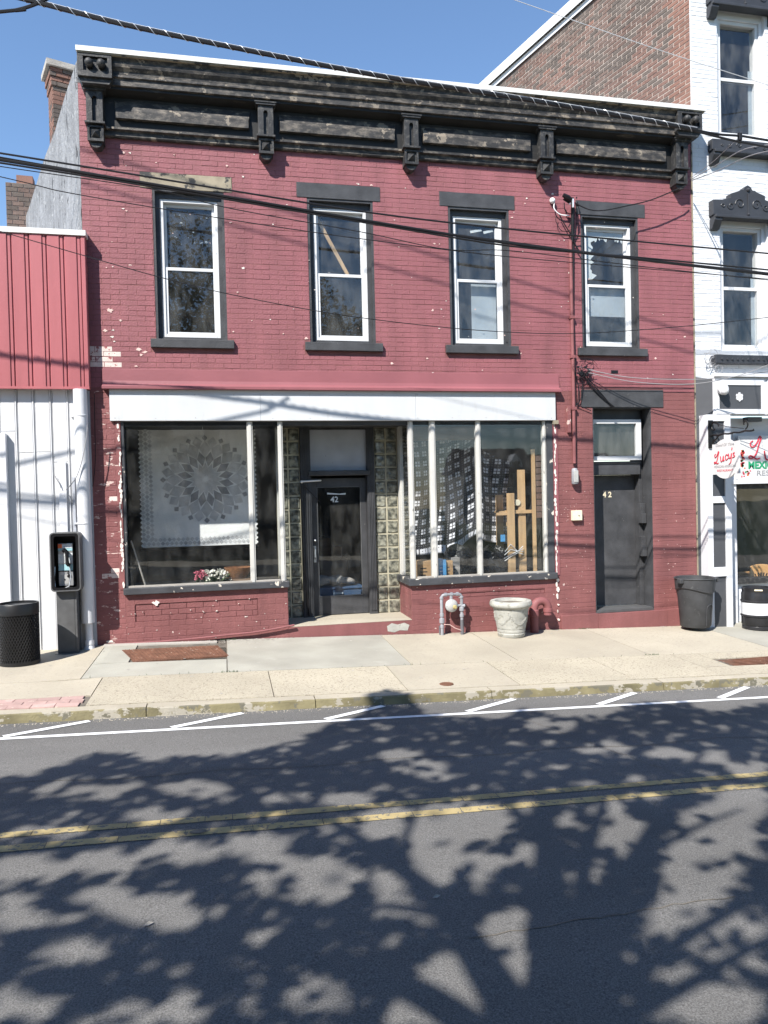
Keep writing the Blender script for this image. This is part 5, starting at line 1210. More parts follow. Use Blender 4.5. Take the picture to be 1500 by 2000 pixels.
# ------------------------------------------------------------------ right building: white painted brick over a panelled shop front
random.seed(9)
wb = thing('white_brick_building', (8.5, 0, 0), 'tall white painted brick building with dark ornate window hoods, at the right edge', 'building')
TW = R_(14); LW = 11.0; ZT2 = 10.52
WX0, WX1 = 7.455, 8.285
wh_ = [(WX0, WX1, 4.02, 6.05), (WX0, WX1, 7.25, 9.18), (WX0 + 1.95, WX1 + 1.95, 4.02, 6.05), (WX0 + 1.95, WX1 + 1.95, 7.25, 9.18)]
bricks(wb, XR + .025, 11, 3.55, 10.6, wh_, lambda x, z: 0, ['white_brick'], n_ind=160, focus=(7.2, 5.5), c=.003, proud=.004)
mb = MB(); wall_with_holes(mb, XR + .02, 11, 3.5, 10.7, wh_, 0.0, .25); mb.build('wall', 'white_brick', wb, fix=False)
boxo('edge_strip', 'bare_lintel', wb, XR + .002, XR + .0195, -.012, .02, -.2, 7.0)
org = (XR + .02 - LW * math.sin(TW), LW * math.cos(TW), 0)
bricks(wb, 0, LW, 7.0, ZT2, [], lambda u, z: (2 if u > LW - .32 else (1 if random.random() < .38 else (2 if random.random() < .02 else 0))), ['brown_brick', 'brown_brick_b', 'orange_brick'], org=org, rz=-(math.pi / 2 - TW), n_ind=300, focus=(LW - 1.5, 8.5), proud=.005, joint=.012, course=.068, length=.216)
mb = MB(); sidewall(mb, XR + .021, TW, 0.0, LW, .3, 6.0, lambda s: ZT2 + .02); mb.build('side_wall', 'mortar', wb)
mb = MB(); sidewall(mb, XR - .075, TW, -.1, LW, .45, ZT2 + .021, lambda s: ZT2 + .21); mb.build('coping', 'white_flash', wb)
mb = MB(); sidewall(mb, XR - .02, TW, -.05, LW, .38, ZT2 - .08, lambda s: ZT2 + .0205); mb.build('coping_bed', 'white_trim', wb)
boxo('corner_flashing', 'stucco', wb, XR - .06, XR + .018, .05, .4, 7.45, 7.60)
def white_window(x0, x1, z0, z1):
    b = MB(); b.box(x0, x0 + .06, .05, .24, z0, z1); b.box(x1 - .06, x1, .05, .24, z0, z1); b.box(x0 + .06, x1 - .06, .05, .24, z1 - .14, z1); b.box(x0 + .06, x1 - .06, .05, .24, z0, z0 + .05)
    wn = b.build('window', 'white_trim', wb, bevel=.004)
    t = .05; fx0, fx1, fz0, fz1 = x0 + .062, x1 - .062, z0 + .052, z1 - .142
    b = MB(); b.box(fx0, fx0 + t, .075, .2, fz0, fz1); b.box(fx1 - t, fx1, .075, .2, fz0, fz1); b.box(fx0 + t, fx1 - t, .075, .2, fz1 - t, fz1); b.box(fx0 + t, fx1 - t, .075, .2, fz0, fz0 + t); b.build('frame', 'white_vinyl', wn, bevel=.004)
    zm = (fz0 + fz1) / 2
    boxo('meeting_rail', 'white_vinyl', wn, fx0 + t, fx1 - t, .10, .15, zm - .025, zm + .025, bevel=.003)
    boxo('pane', 'pane_glass', wn, fx0 + t, fx1 - t, .13, .134, zm + .025, fz1 - t); boxo('pane', 'pane_glass', wn, fx0 + t, fx1 - t, .11, .114, fz0 + t, zm - .025)
    boxo('curtain', 'blind_gray', wn, fx1 - t - .06, fx1 - t, .16, .17, fz0 + t, zm + .2)
    b = MB(); b.box(x0 - .1, x1 + .75, 1.0, 1.05, z0 - .3, z1 + .6); b.box(x1 + .7, x1 + .75, .26, 1.0, z0 - .3, z1 + .6); b.box(x0 - .1, x0 - .05, .26, 1.0, z0 - .3, z1 + .6); b.box(x0 - .1, x1 + .75, .26, 1.0, z1 + .6, z1 + .65); b.box(x0 - .1, x1 + .75, .26, 1.0, z0 - .35, z0 - .3); b.build('dark_room', 'interior_dark', wn)
for h in wh_: white_window(*h)
def hood(cx, z, parent, gable=True):
    hw = .60
    if gable:
        prof = [(-hw, z), (-hw, z + .225), (-hw + .16, z + .235), (-hw + .30, z + .27), (-.30, z + .33), (-.16, z + .375), (-.12, z + .40), (-.08, z + .40), (-.055, z + .445), (0, z + .475)]
    else:
        prof = [(-hw, z), (-hw, z + .16), (0, z + .17)]
    poly = [(cx + a, c) for a, c in prof] + [(cx - a, c) for a, c in reversed(prof[:-1])]
    h = MB().prism(poly, 'y', -.11, 0).build('window_hood', 'gray_orn', parent, bevel=.006)
    boxo('hood_mould', 'gray_orn', h, cx - hw + .02, cx + hw - .02, -.15, 0, z - .045, z - .001, bevel=.008)
    for s in (-1, 1):
        b = MB(); x = cx + s * (hw - .075); b.prism([(0.0, z - .046), (-.13, z - .046), (-.13, z - .08), (-.06, z - .20), (0, z - .20)], 'x', x - .065, x + .065); b.build('corbel', 'gray_orn', h, bevel=.005)
    b = MB()                                                   # raised scrolls
    zc = z + (.16 if gable else .08); sc = 1.0 if gable else .55
    for s in (-1, 1):
        for (dx, dz, r, tu) in ((.14, .02, .085, 1.5), (.30, -.01, .06, -1.4), (.43, -.02, .035, 1.3)):
            pts = []
            for k in range(14):
                u = k / 13; a = u * 2 * math.pi * .8 * tu; rr = r * (1 - .75 * u) * sc; pts.append((cx + s * (dx + rr * math.cos(a)), -.112, zc + dz * sc + rr * math.sin(a)))
            b.tube(pts, .010 * (.7 + .3 * sc), 5)
    if gable: b.ball((cx, -.11, z + .40), .03, 8); b.tube([(cx, -.115, z + .05), (cx, -.12, z + .34)], .012, 6); b.ball((cx, -.115, z + .03), .022, 8)
    b.build('scrollwork', 'gray_orn', h, smooth=True)
for cx in (7.87, 9.82):
    hood(cx, 6.02, wb); hood(cx, 9.17, wb)
    hood(cx, 6.99, wb, False); 
    sl = boxo('window_sill', 'gray_orn', wb, cx - .60, cx + .60, -.12, .05, 3.80, 3.93, bevel=.008)
    b = MB()
    for k in range(12): b.ball((cx - .5 + k * .09, -.125, 3.865), .02, 6)
    b.build('sill_studs', 'gray_orn', sl)
# shop front
PY = -.20
sf = wb
b = MB(); b.add([(6.995, 0.0, -.25), (7.17, PY + .02, -.25), (7.17, PY + .02, 3.55), (6.995, 0, 3.61), (7.17, .05, -.25), (7.17, .05, 3.55)], [(0, 1, 2, 3), (0, 4, 1), (3, 2, 5), (1, 4, 5, 2)]).build('splay_panel', 'gray_trim', sf)
b = MB(); b.box(7.165, 11, PY, .0, 3.02, 3.62); b.box(7.165, 11, PY - .05, PY, 3.58, 3.63)
en = b.build('entablature', 'white_trim', sf, bevel=.004)
for k in range(4):
    x0 = 7.25 + k * .88; f = MB(); f.box(x0, x0 + .72, PY - .004, PY - .001, 3.10, 3.46); f.build('entablature_panel', 'gray_trim', en)
    b = MB(); b.box(x0 - .05, x0 + .77, PY - .016, PY - .0005, 3.46, 3.56); b.box(x0 - .05, x0 + .77, PY - .016, PY - .0005, 3.03, 3.10); b.box(x0 - .05, x0, PY - .016, PY - .0005, 3.10, 3.46); b.box(x0 + .72, x0 + .77, PY - .016, PY - .0005, 3.10, 3.46); b.build('panel_moulding', 'white_trim', en)
    c = (x0 + .345, 3.28); MB().prism([(c[0] + dx, c[1] + dz) for dx, dz in ((0, -.07), (.025, -.045), (.045, -.045), (.055, -.02), (.05, .0), (.058, .03), (.04, .05), (.02, .03), (.012, .07), (-.012, .07), (-.02, .03), (-.04, .05), (-.058, .03), (-.05, 0), (-.055, -.02), (-.045, -.045), (-.025, -.045))], 'y', PY - .016, PY - .004).build('rosette', 'white_trim', en)
def pilaster(x0, x1):
    b = MB(); z = -.26; y0 = PY - .02
    b.box(x0 + .06, x1 - .06, PY + .005, .02, z, 3.018)
    p = b.build('pilaster', 'gray_trim', sf)
    b = MB(); b.box(x0, x0 + .085, y0, .0, z, 3.018); b.box(x1 - .10, x1, y0, .0, z, 3.018)
    for a, c in ((z, z + .06), (.60, .74), (1.70, 1.80), (2.92, 3.018)): b.box(x0 + .085, x1 - .10, y0, PY + .005, a, c)
    b.build('frame', 'white_trim', p, bevel=.004)
pilaster(7.03, 7.43)
b = MB(); b.box(7.56, 7.72, .05, .35, -.3, 2.15); b.box(7.50, 7.56, .2, .35, -.3, 3.0); b.build('window_post', 'white_trim', sf, bevel=.004)
boxo('reveal_panel', 'gray_trim', sf, 7.43, 7.50, .25, .3, -.3, 3.0)
b = MB(); b.box(7.50, 11, .12, .4, 2.15, 3.0); b.build('header_panel', 'white_trim', sf)
b = MB(); b.box(7.5, 11, .02, .12, 1.98, 2.05); b.box(7.5, 11, .06, .12, 2.06, 2.16); b.build('header_rail', 'white_trim', sf)
boxo('soffit_lamp_box', 'phone_gray', sf, 7.85, 8.1, -.06, .05, 2.93, 3.0)
b = MB(); b.box(7.72, 11, .12, .34, .42, .50); b.box(7.72, 7.76, .14, .2, .5, 1.98); b.box(7.76, 11, .14, .2, 1.90, 1.98); fr = b.build('window', 'black_clean', sf)
boxo('pane', 'shop_glass', fr, 7.76, 11, .16, .165, .50, 1.90)
boxo('stall_riser', 'white_trim', sf, 7.45, 11, .18, .3, -.4, .419)
b = MB(); b.box(7.45, 11, 2.6, 2.65, -.3, 3); b.box(7.45, 7.5, .4, 2.6, -.3, 3); b.box(7.5, 11, .35, 2.6, -.3, .05); b.box(7.5, 11, .41, 2.6, 2.9, 2.95); b.build('dining_room', 'interior_dark', sf)
# big sign over the window
SX = at(1441, 895, .06).x; sz0, sz1 = at(1460, 940, .06).z, at(1460, 851, .06).z
sg = thing('restaurant_sign', (SX + 1.2, .06, sz0), 'white restaurant sign board with red script and green capitals over the shop window', 'sign')
boxo('board', 'sign_white', sg, SX, SX + 2.6, .05, .075, sz0, sz1)
def stroke(name, pts, r, mt, parent, y, ox, oz, s, rot=None, flat=True):
    P = [Vector((ox + a * s, y, oz + c * s)) for a, c in pts]; out = []
    for i in range(len(P) - 1):
        p0, p1, p2, p3 = P[max(i - 1, 0)], P[i], P[i + 1], P[min(i + 2, len(P) - 1)]
        for k in range(6):
            t_ = k / 6; out.append(.5 * ((2 * p1) + (p2 - p0) * t_ + (2 * p0 - 5 * p1 + 4 * p2 - p3) * t_ * t_ + (3 * p1 - p0 - 3 * p2 + p3) * t_ ** 3))
    out.append(P[-1])
    if rot: out = [rot(v) for v in out]
    return MB().tube(out, r, 6).build(name, mt, parent)
Lpts = [(.18, .80), (.08, .74), (.06, .62), (.14, .55), (.26, .60), (.40, .78), (.50, .98), (.56, .90), (.46, .66), (.36, .36), (.22, .14), (.06, .08), (-.02, .14), (.06, .20), (.20, .14), (.34, .06), (.50, .10)]
q = at(1460, 896, .06)
for pts, dx, sc_, r_ in ((Lpts, .02, .38, .011), ([(0, .3), (.05, .05), (.18, .05), (.26, .3), (.26, .05), (.34, .05)], .29, .5, .011), ([(.25, .25), (.1, .3), (.0, .15), (.1, .03), (.27, .1)], .48, .5, .011), ([(0, .3), (.05, .08), (.18, .08), (.24, .3), (.2, -.1), (.05, -.25)], .62, .5, .011), ([(.18, .28), (.05, .22), (.18, .1), (.02, .04)], .80, .5, .011)):
    stroke('script_letter', pts, r_, 'sign_red', sg, .046, q.x + dx, q.z - .03, sc_)
q = at(1460, 909.5, .06); text('sign_text', 'MEXICAN', .15, q.x, .046, q.z, 'sign_green', sg, align='LEFT', off=.006)
q = at(1476, 924.5, .06); text('sign_text', 'RESTAURANT', .112, q.x, .046, q.z, 'sign_gray', sg, align='LEFT', sx=1.35)
b = MB()
for k in range(46):
    u = random.random(); x = SX + .05 + abs(random.gauss(0, .03)) + (.14 * random.random() if u < .3 else 0); z = sz0 + .06 + u * .42; b.add([(x + rnd(.008, .026) * math.cos(q), .047, z + rnd(.008, .026) * math.sin(q)) for q in (0, 1.2, 2.5, 3.8, 5)], [(0, 1, 2, 3, 4)], random.choice((0, 0, 1, 2)))
b.build('flower_print', ['sign_red', 'sign_green', 'print_orange'], sg, fix=False)
# hanging sign with scroll bracket, standing out from the pilaster
HX = 7.08
hb = thing('sign_bracket', (HX, PY, 2.7), 'black wrought iron scroll bracket projecting from the white pilaster', 'bracket')
b = MB(); b.box(HX - .035, HX + .035, PY - .045, PY - .021, 2.52, 2.93); b.build('back_plate', 'black_metal', hb)
b = MB(); b.tube([(HX, PY - .04, 2.70)] + [(HX + .006 * math.cos(k), PY - .04 - .036 * k, 2.70 + .006 * math.sin(k)) for k in range(1, 26)] + [(HX, -1.15, 2.72)], [.014] * 26 + [.004], 6); b.build('arm', 'black_metal', hb)
def sw(c, r, a0, a1, n=14, dec=.7): return [(HX, c[0] - r * (1 - dec * k / n) * math.cos(a0 + (a1 - a0) * k / n), c[1] + r * (1 - dec * k / n) * math.sin(a0 + (a1 - a0) * k / n)) for k in range(n + 1)]
b = MB(); b.tube(sw((-.32, 2.82), .10, 0, 5.5), .010, 6); b.tube(sw((-.33, 2.60), .09, 0, -5.5), .010, 6); b.tube(sw((-.98, 2.80), .07, -1.5, 3.5), .010, 6); b.tube([(HX, PY - .05, 2.90), (HX, -.6, 2.80), (HX, -.95, 2.74)], .006, 5); b.tube([(HX, PY - .05, 2.56), (HX, -.42, 2.69)], .010, 6); b.build('scrolls', 'black_metal', hb, smooth=True)
hs = thing('hanging_sign', (HX, -.56, 2.05), 'round white hanging sign with red script lettering under the iron bracket', 'sign')
yc, zc = -.56, at(1417, 896, -.56).z; HX2 = HX
disc = [(yc + .30 * math.cos(t_), zc + .285 * math.sin(t_)) for t_ in lin(0, 2 * math.pi, 40)[:-1]]
b = MB(); b.prism(disc, 'x', HX - .012, HX + .012); b.prism([(yc - .30, zc - .22), (yc + .28, zc - .22), (yc + .28, zc + .22), (yc - .30, zc + .24)], 'x', HX - .0105, HX + .0105); b.build('plaque', 'sign_white', hs)
b = MB()
for dy_ in (-.16, .16): b.tube([(HX, yc + dy_, zc + .25), (HX, yc + dy_, 2.70)], .004, 5)
b.build('hanger', 'black_metal', hs)
rot_ = lambda v: Vector((HX - .015, yc - v.x, zc + v.z))
for pts, ox in ((Lpts, -.23), ([(0, .5), (.05, .1), (.25, .1), (.38, .5), (.38, .1), (.5, .15)], -.09), ([(.4, .4), (.15, .5), (0, .25), (.15, .05), (.4, .2)], .015), ([(0, .5), (.08, .15), (.28, .15), (.38, .5), (.3, -.2), (.05, -.4)], .085), ([(0, .9), (-.05, .7)], .165), ([(.28, .45), (.08, .38), (.28, .15), (0, .05)], .17)):
    stroke('script_letter', [(a, c + ox * 1.0) for a, c in pts], .0075, 'sign_red', hs, 0, ox, -.03, .19 if pts is Lpts else .17, rot_)
def stext(s, size, dy_, dz, mt, shear=0, sx=1.0): text('sign_text', s, size, HX - .0135, yc + dy_, zc + dz, mt, hs, rotz=-math.pi / 2, shear=shear, sx=sx, tilt=0)
stext("Good Ol' Time", .055, 0, .20, 'sign_gray', .3, 1.2); stext('MEXICAN AMERICAN', .05, 0, -.11, 'sign_gray', 0, 1.0); stext('RESTAURANT', .045, 0, -.17, 'sign_red', 0, 1.25)
# dome camera
p = at(1415, 762, -.30); dc = thing('dome_camera', (p.x, PY, p.z), 'white dome security camera on the grey panel above the hanging sign', 'camera')
MB().lathe([(.03, .0), (.07, -.01), (.085, -.04), (.085, -.07), (.06, -.08)], (p.x, PY - .017, p.z + .02), 18, axis='y').build('housing', 'white_vinyl', dc, smooth=True)
MB().ball((p.x, PY - .10, p.z - .01), .062, 14).build('dome', 'white_vinyl', dc, smooth=True)
# chair behind the glass and keg outside
p = at(1480, 1120, .62); ch = thing('dining_chair', (p.x, .8, .05), 'light wood dining chair with fan cut back behind the restaurant glass', 'chair')
x, y = p.x + .06, .62; zt = at(1480, 1102, y).z; zb = at(1480, 1142, y).z - .03
prof = [(x - .20, zb), (x + .20, zb)] + [(x + .20 * math.cos(t_), zt - .05 + .05 * math.sin(t_)) for t_ in lin(0, math.pi, 10)]
MB().prism(prof, 'y', y, y + .022).build('backrest', 'chair_wood', ch, bevel=.004)
for k, a in enumerate((-.45, -.22, 0, .22, .45)):
    b = MB(); s0 = Vector((x + .02 * (k - 2), zb + .06)); s1 = s0 + Vector((math.sin(a), math.cos(a))) * .17; b.prism([(s0.x - .004, s0.y), (s0.x + .004, s0.y), (s1.x + .012, s1.y), (s1.x - .012, s1.y)], 'y', y - .003, y + .0); b.build('slot', 'phone_dark', ch)
boxo('seat', 'chair_wood', ch, x - .2, x + .2, y - .0 + .03, y + .42, .46, .50, bevel=.01)
for sx_ in (-.18, .18):
    for dy_ in (.0, .38): boxo('leg', 'chair_wood', ch, x + sx_ - .018, x + sx_ + .018, y + dy_ + .03, y + dy_ + .066, .05, .46 if dy_ else zb)
p = at(1479, 1200, -.42); x, y = p.x, -.42; z = zs(x, y); kg = thing('beer_keg', (x, y, z), 'black steel keg with a white band standing by the restaurant window', 'keg')
r = .215
MB().lathe([(r * .9, 0), (r * .97, .01), (r * .97, .05), (r * .93, .06), (r, .08), (r, .19), (r + .012, .20), (r + .012, .215), (r, .225), (r, .405), (r + .012, .415), (r + .012, .43), (r, .44), (r, .53), (r * .94, .56), (r * .95, .57), (r * .97, .62), (r * .9, .625), (r * .86, .56), (.05, .57), (.001, .575)], (x, y, z), 40).build('body', 'keg_black', kg, smooth=True)
MB().lathe([(r + .001, .228), (r + .0025, .229), (r + .0025, .401), (r + .001, .402)], (x, y, z), 40).build('band', 'white_trim', kg, smooth=True)
b = MB(); b.tube([(x + (r * .97) * math.cos(a), y + r * .97 * math.sin(a), z + .595) for a in lin(-2.4, -1.9, 6)], .012, 6); b.build('hand_hole', 'cream_plastic', kg)

# ------------------------------------------------------------------ overhead wires (strung 2.5 m out from the facade)
def wire(name, pxs, r, mt, label, y=-2.5, ext=(1, 1), cat='cable', n=8):
    P = [at(*(q[:2]), q[2] if len(q) > 2 else y) for q in pxs]
    if ext[0]: P = [P[0] + (P[0] - P[1]).normalized() * 3.0] + P
    if ext[1]: P = P + [P[-1] + (P[-1] - P[-2]).normalized() * 3.0]
    out = []
    for i in range(len(P) - 1):
        p0, p1, p2, p3 = P[max(i - 1, 0)], P[i], P[i + 1], P[min(i + 2, len(P) - 1)]
        for k in range(n):
            t_ = k / n; out.append(.5 * ((2 * p1) + (p2 - p0) * t_ + (2 * p0 - 5 * p1 + 4 * p2 - p3) * t_ * t_ + (3 * p1 - p0 - 3 * p2 + p3) * t_ ** 3))
    out.append(P[-1])
    o = MB().tube(out, r, 6).build(name, mt, None, smooth=True)
    if label: tag(o, label, cat)
    return o, out
G = 'overhead utility cables'
pole_free = [
    ([(0, 299), (250, 339), (500, 380), (750, 419), (1000, 448), (1250, 472), (1500, 495)], .009, 'single black overhead cable, topmost of the bundle crossing the upstairs windows'),
    ([(0, 312), (250, 352), (500, 394), (750, 437), (1000, 476), (1250, 507), (1500, 536)], .0145, 'thickest black overhead cable crossing the upstairs windows'),
    ([(0, 318), (250, 357), (500, 399), (750, 441), (1000, 481), (1250, 503), (1500, 527)], .009, 'black overhead cable twisted along the thickest one'),
    ([(0, 307), (200, 342), (450, 386), (700, 430), (1000, 473), (1250, 505), (1500, 533)], .007, 'thin black overhead cable lying on top of the thick one'),
    ([(0, 325), (300, 370), (450, 407), (700, 452), (873, 487), (1000, 490), (1250, 520), (1500, 547)], .0045, 'thin dark wire just below the thick overhead cables'),
    ([(0, 345), (153, 380), (500, 437), (740, 471), (950, 497), (1110, 512), (1300, 528), (1500, 545)], .0045, 'lowest thin wire of the bundle, crossing the lintels'),
    ([(-20, 446), (167, 500), (300, 538), (450, 575), (660, 614), (874, 640), (1050, 651), (1180, 649), (1350, 636), (1500, 620)], .004, 'slack thin wire sagging across the lower sashes of the upstairs windows'),
]
for pxs, r, lab in pole_free:
    o, _ = wire('overhead_cable', pxs, r, 'cable_black', lab); o['group'] = G
o, _ = wire('overhead_cable', [(960, -16), (1120, 40), (1300, 102), (1500, 166)], .004, 'strand_steel', 'thin pale wire crossing the brown brick gable at the top right', y=-3.0); o['group'] = G
o, _ = wire('overhead_cable', [(-10, 24), (30, 20), (70, 8), (110, -12)], .016, 'cable_black', 'short twisted dark cable at the top left corner of the sky', ext=(1, 0)); o['group'] = G
# lashed messenger cable: black cable hung in a bright lashing wire
t = thing('lashed_cable', tuple(at(750, 140, -2.5)), 'thick black cable with a bright spiral lashing wire crossing above the cornice', 'cable', G)
P = [(-120, -40), (45, -2), (250, 50), (500, 102), (750, 150), (1000, 190), (1200, 224), (1362, 254)]
o, path = wire('jacket', P, .021, 'cable_black', None, ext=(1, 0)); o.parent = t; o.location = -Vector(t.location)
L_ = [0.0]
for a, c in zip(path, path[1:]): L_.append(L_[-1] + (c - a).length)
def on_path(s):
    for i in range(len(L_) - 1):
        if L_[i + 1] >= s: return path[i].lerp(path[i + 1], (s - L_[i]) / (L_[i + 1] - L_[i]))
    return path[-1]
hel = []; s = 0.0
while s < L_[-1]:
    a = 2 * math.pi * s / .145; p = on_path(s); hel.append(p + Vector((0,   .026 * math.cos(a), .026 * math.sin(a) + .003))); s += .0145
MB().tube(hel, .0034, 4).build('lashing_wire', 'strand_steel', t)
MB().tube([q + Vector((0, 0, .028)) for q in path], .004, 5).build('messenger_strand', 'strand_steel', t, smooth=True)
for pxs, r, lab in (([(1355, 253), (1400, 262), (1450, 266), (1500, 274)], .013, 'upper black cable leaving the cornice end to the right'), ([(1355, 255), (1405, 268), (1440, 276), (1500, 287)], .013, 'lower black cable leaving the cornice end to the right')):
    o, _ = wire('overhead_cable', pxs, r, 'cable_black', lab, ext=(0, 1)); o['group'] = G
b = MB(); q = at(1445, 268, -2.5); b.box(q.x - .02, q.x + .02, q.y - .02, q.y + .02, q.z - .04, q.z + .05); tag(b.build('cable_clamp', 'cable_black', None, bevel=.006), 'black clamp on the two cables right of the cornice', 'clamp')
drops = [([(1350, 350, -.2), (1400, 322, -.8), (1450, 293, -1.6), (1500, 283, -2.4)], .006, 'cable_gray', 'upper grey service drop from the last cornice bracket'),
         ([(1350, 353, -.2), (1400, 334, -.8), (1460, 306, -1.6), (1510, 293, -2.4)], .006, 'cable_gray', 'lower grey service drop from the last cornice bracket'),
         ([(1348, 348, -.2), (1390, 318, -.8), (1420, 290, -1.4), (1440, 272, -2.4)], .005, 'cable_gray', 'short tie wire from the last bracket up to the cable clamp')]
for pxs, r, mt, lab in drops: o, _ = wire('service_drop', pxs, r, mt, lab, ext=(0, 0)); o['group'] = 'service drops'
o, _ = wire('service_drop', [(1122, 396, -.18), (1150, 409, -.2), (1178, 411, -.22), (1220, 403, -.22), (1270, 391, -.22), (1322, 370, -.22), (1340, 362, -.2)], .008, 'cable_black', 'black cable slung from the weatherhead to the last cornice bracket', ext=(0, 0)); o['group'] = 'service drops'
for pxs, r, lab in (([(1150, 722, -.1), (1230, 737, -.25), (1340, 741, -.4), (1430, 736, -.6), (1520, 722, -.9)], .005, 'upper grey wire strung from the tangle to the white building'), ([(1150, 728, -.1), (1240, 746, -.25), (1350, 750, -.4), (1440, 734, -.6), (1520, 705, -.9)], .005, 'lower grey wire strung from the tangle to the white building'),
                    ([(1375, 690, -.15), (1420, 693, -.1), (1470, 697, -.1), (1510, 700, -.1)], .004, 'thin wire along the sill of the white building window')):
    o, _ = wire('service_drop', pxs, r, 'cable_gray', lab, ext=(0, 0)); o['group'] = 'service drops'
# the tangle on the white building
tg = thing('wire_tangle', tuple(at(1395, 705, -.05)), 'coil of grey telephone wire on the white building beside its window sill', 'wires')
b = MB(); random.seed(21)
for i in range(9):
    c = (1388 + random.gauss(0, 9), 706 + random.gauss(0, 9)); r0 = rnd(4, 13); a = rnd(0, 6.28)
    b.tube(loop([(c[0] + r0 * math.cos(a + q * .9), c[1] + r0 * math.sin(a + q * .9)) for q in range(7)], -.06 - rnd(0, .05), .004), .004, 4)
b.build('loops', 'cable_gray', tg)
# power lines higher up, above the picture: their soft shadows cross the facade
for i, (s0, s1, r) in enumerate((((60, 262), (1353, 652), .011), ((60, 330), (1353, 690), .010))):
    a = at(*s0, 0); c = at(*s1, 0); dd = (c - a); a2 = a - dd * .8
    k = 3.2; off = Vector((SDIR.x, SDIR.y, SDIR.z)) * (k / -SDIR.y)
    n = 16; pts = [a2.lerp(c, j / n) + off for j in range(n + 1)]; e_ = pts[-1]; pts += [e_ + Vector((1.5, 0, .05)), e_ + Vector((4, 0, .35)), e_ + Vector((8, 0, 1.2))]
    o = MB().tube(pts, r, 6).build('power_line', 'cable_black'); tag(o, 'power line strung above the picture, %s of the two whose shadows cross the facade' % ['upper', 'lower'][i], 'cable', 'power lines above the street')

# ------------------------------------------------------------------ the street tree behind the camera (it throws the dappled shade)
random.seed(3)
LIT = [(215,1770,62,32),(330,1785,52,26),(140,1857,60,16),(30,1785,40,22),(50,1700,62,24),(200,1685,62,14),(350,1665,62,16),(600,1715,85,38),(500,1650,52,22),(375,1540,62,12),(175,1545,92,10),(690,1620,52,20),(50,1965,50,20),(320,1965,60,26),(615,1945,42,18),(300,1592,52,10),
       (1075,1415,48,15),(825,1500,46,12),(775,1475,34,10),(880,1590,150,15),(870,1620,110,26),(860,1685,55,32),(950,1690,92,22),(1030,1680,27,27),(775,1725,38,22),(765,1770,32,16),(840,1785,32,13),(995,1815,37,30),(1015,1900,30,36),(875,1925,58,48),(825,1965,42,32),(1150,1880,22,16),(1185,1610,37,38),(1150,1700,27,17),(1110,1600,15,13),(1250,1635,24,27),(1240,1670,17,17),(1395,1640,75,64),(1360,1710,58,48),(1325,1800,48,48),(1290,1840,32,13),(1450,1570,52,32),(1450,1810,42,30),(1360,1905,45,16),(1430,1875,45,16),(1400,1965,115,26),(1300,1470,32,9),(1380,1480,40,9),(1180,1460,40,9),(1460,1500,40,12),(680,1560,45,9),(100,1620,70,8),(560,1560,40,8)]
TOP = [(-900, 1600), (-200, 1540), (0, 1520), (100, 1500), (170, 1470), (250, 1468), (300, 1492), (330, 1478), (450, 1470), (500, 1462), (570, 1450), (610, 1430), (650, 1412), (700, 1398), (730, 1362), (800, 1358), (830, 1392), (980, 1400), (1020, 1382), (1060, 1390), (1180, 1400), (1230, 1372), (1330, 1368), (1400, 1385), (1500, 1372), (1700, 1365), (2600, 1345)]
def top_at(x):
    for (a, b_), (c, d_) in zip(TOP, TOP[1:]):
        if a <= x <= c: return b_ + (d_ - b_) * (x - a) / (c - a)
    return 1400
TB = Vector((-2.75, -11.7, zr(-2.7, -8.6) + .13))
tr = thing('street_tree', tuple(TB), 'broad street tree standing behind the viewpoint, casting dappled shade on the road', 'tree')
CC = Vector((-1.8, -11.6, 7.6)); RC = Vector((7.2, 4.6, 3.6))
hsun = Vector((SDIR.x / SDIR.z, SDIR.y / SDIR.z, 1.0))                 # move per metre of height towards the sun
lv = MB(); nleaf = 0; tries = 0
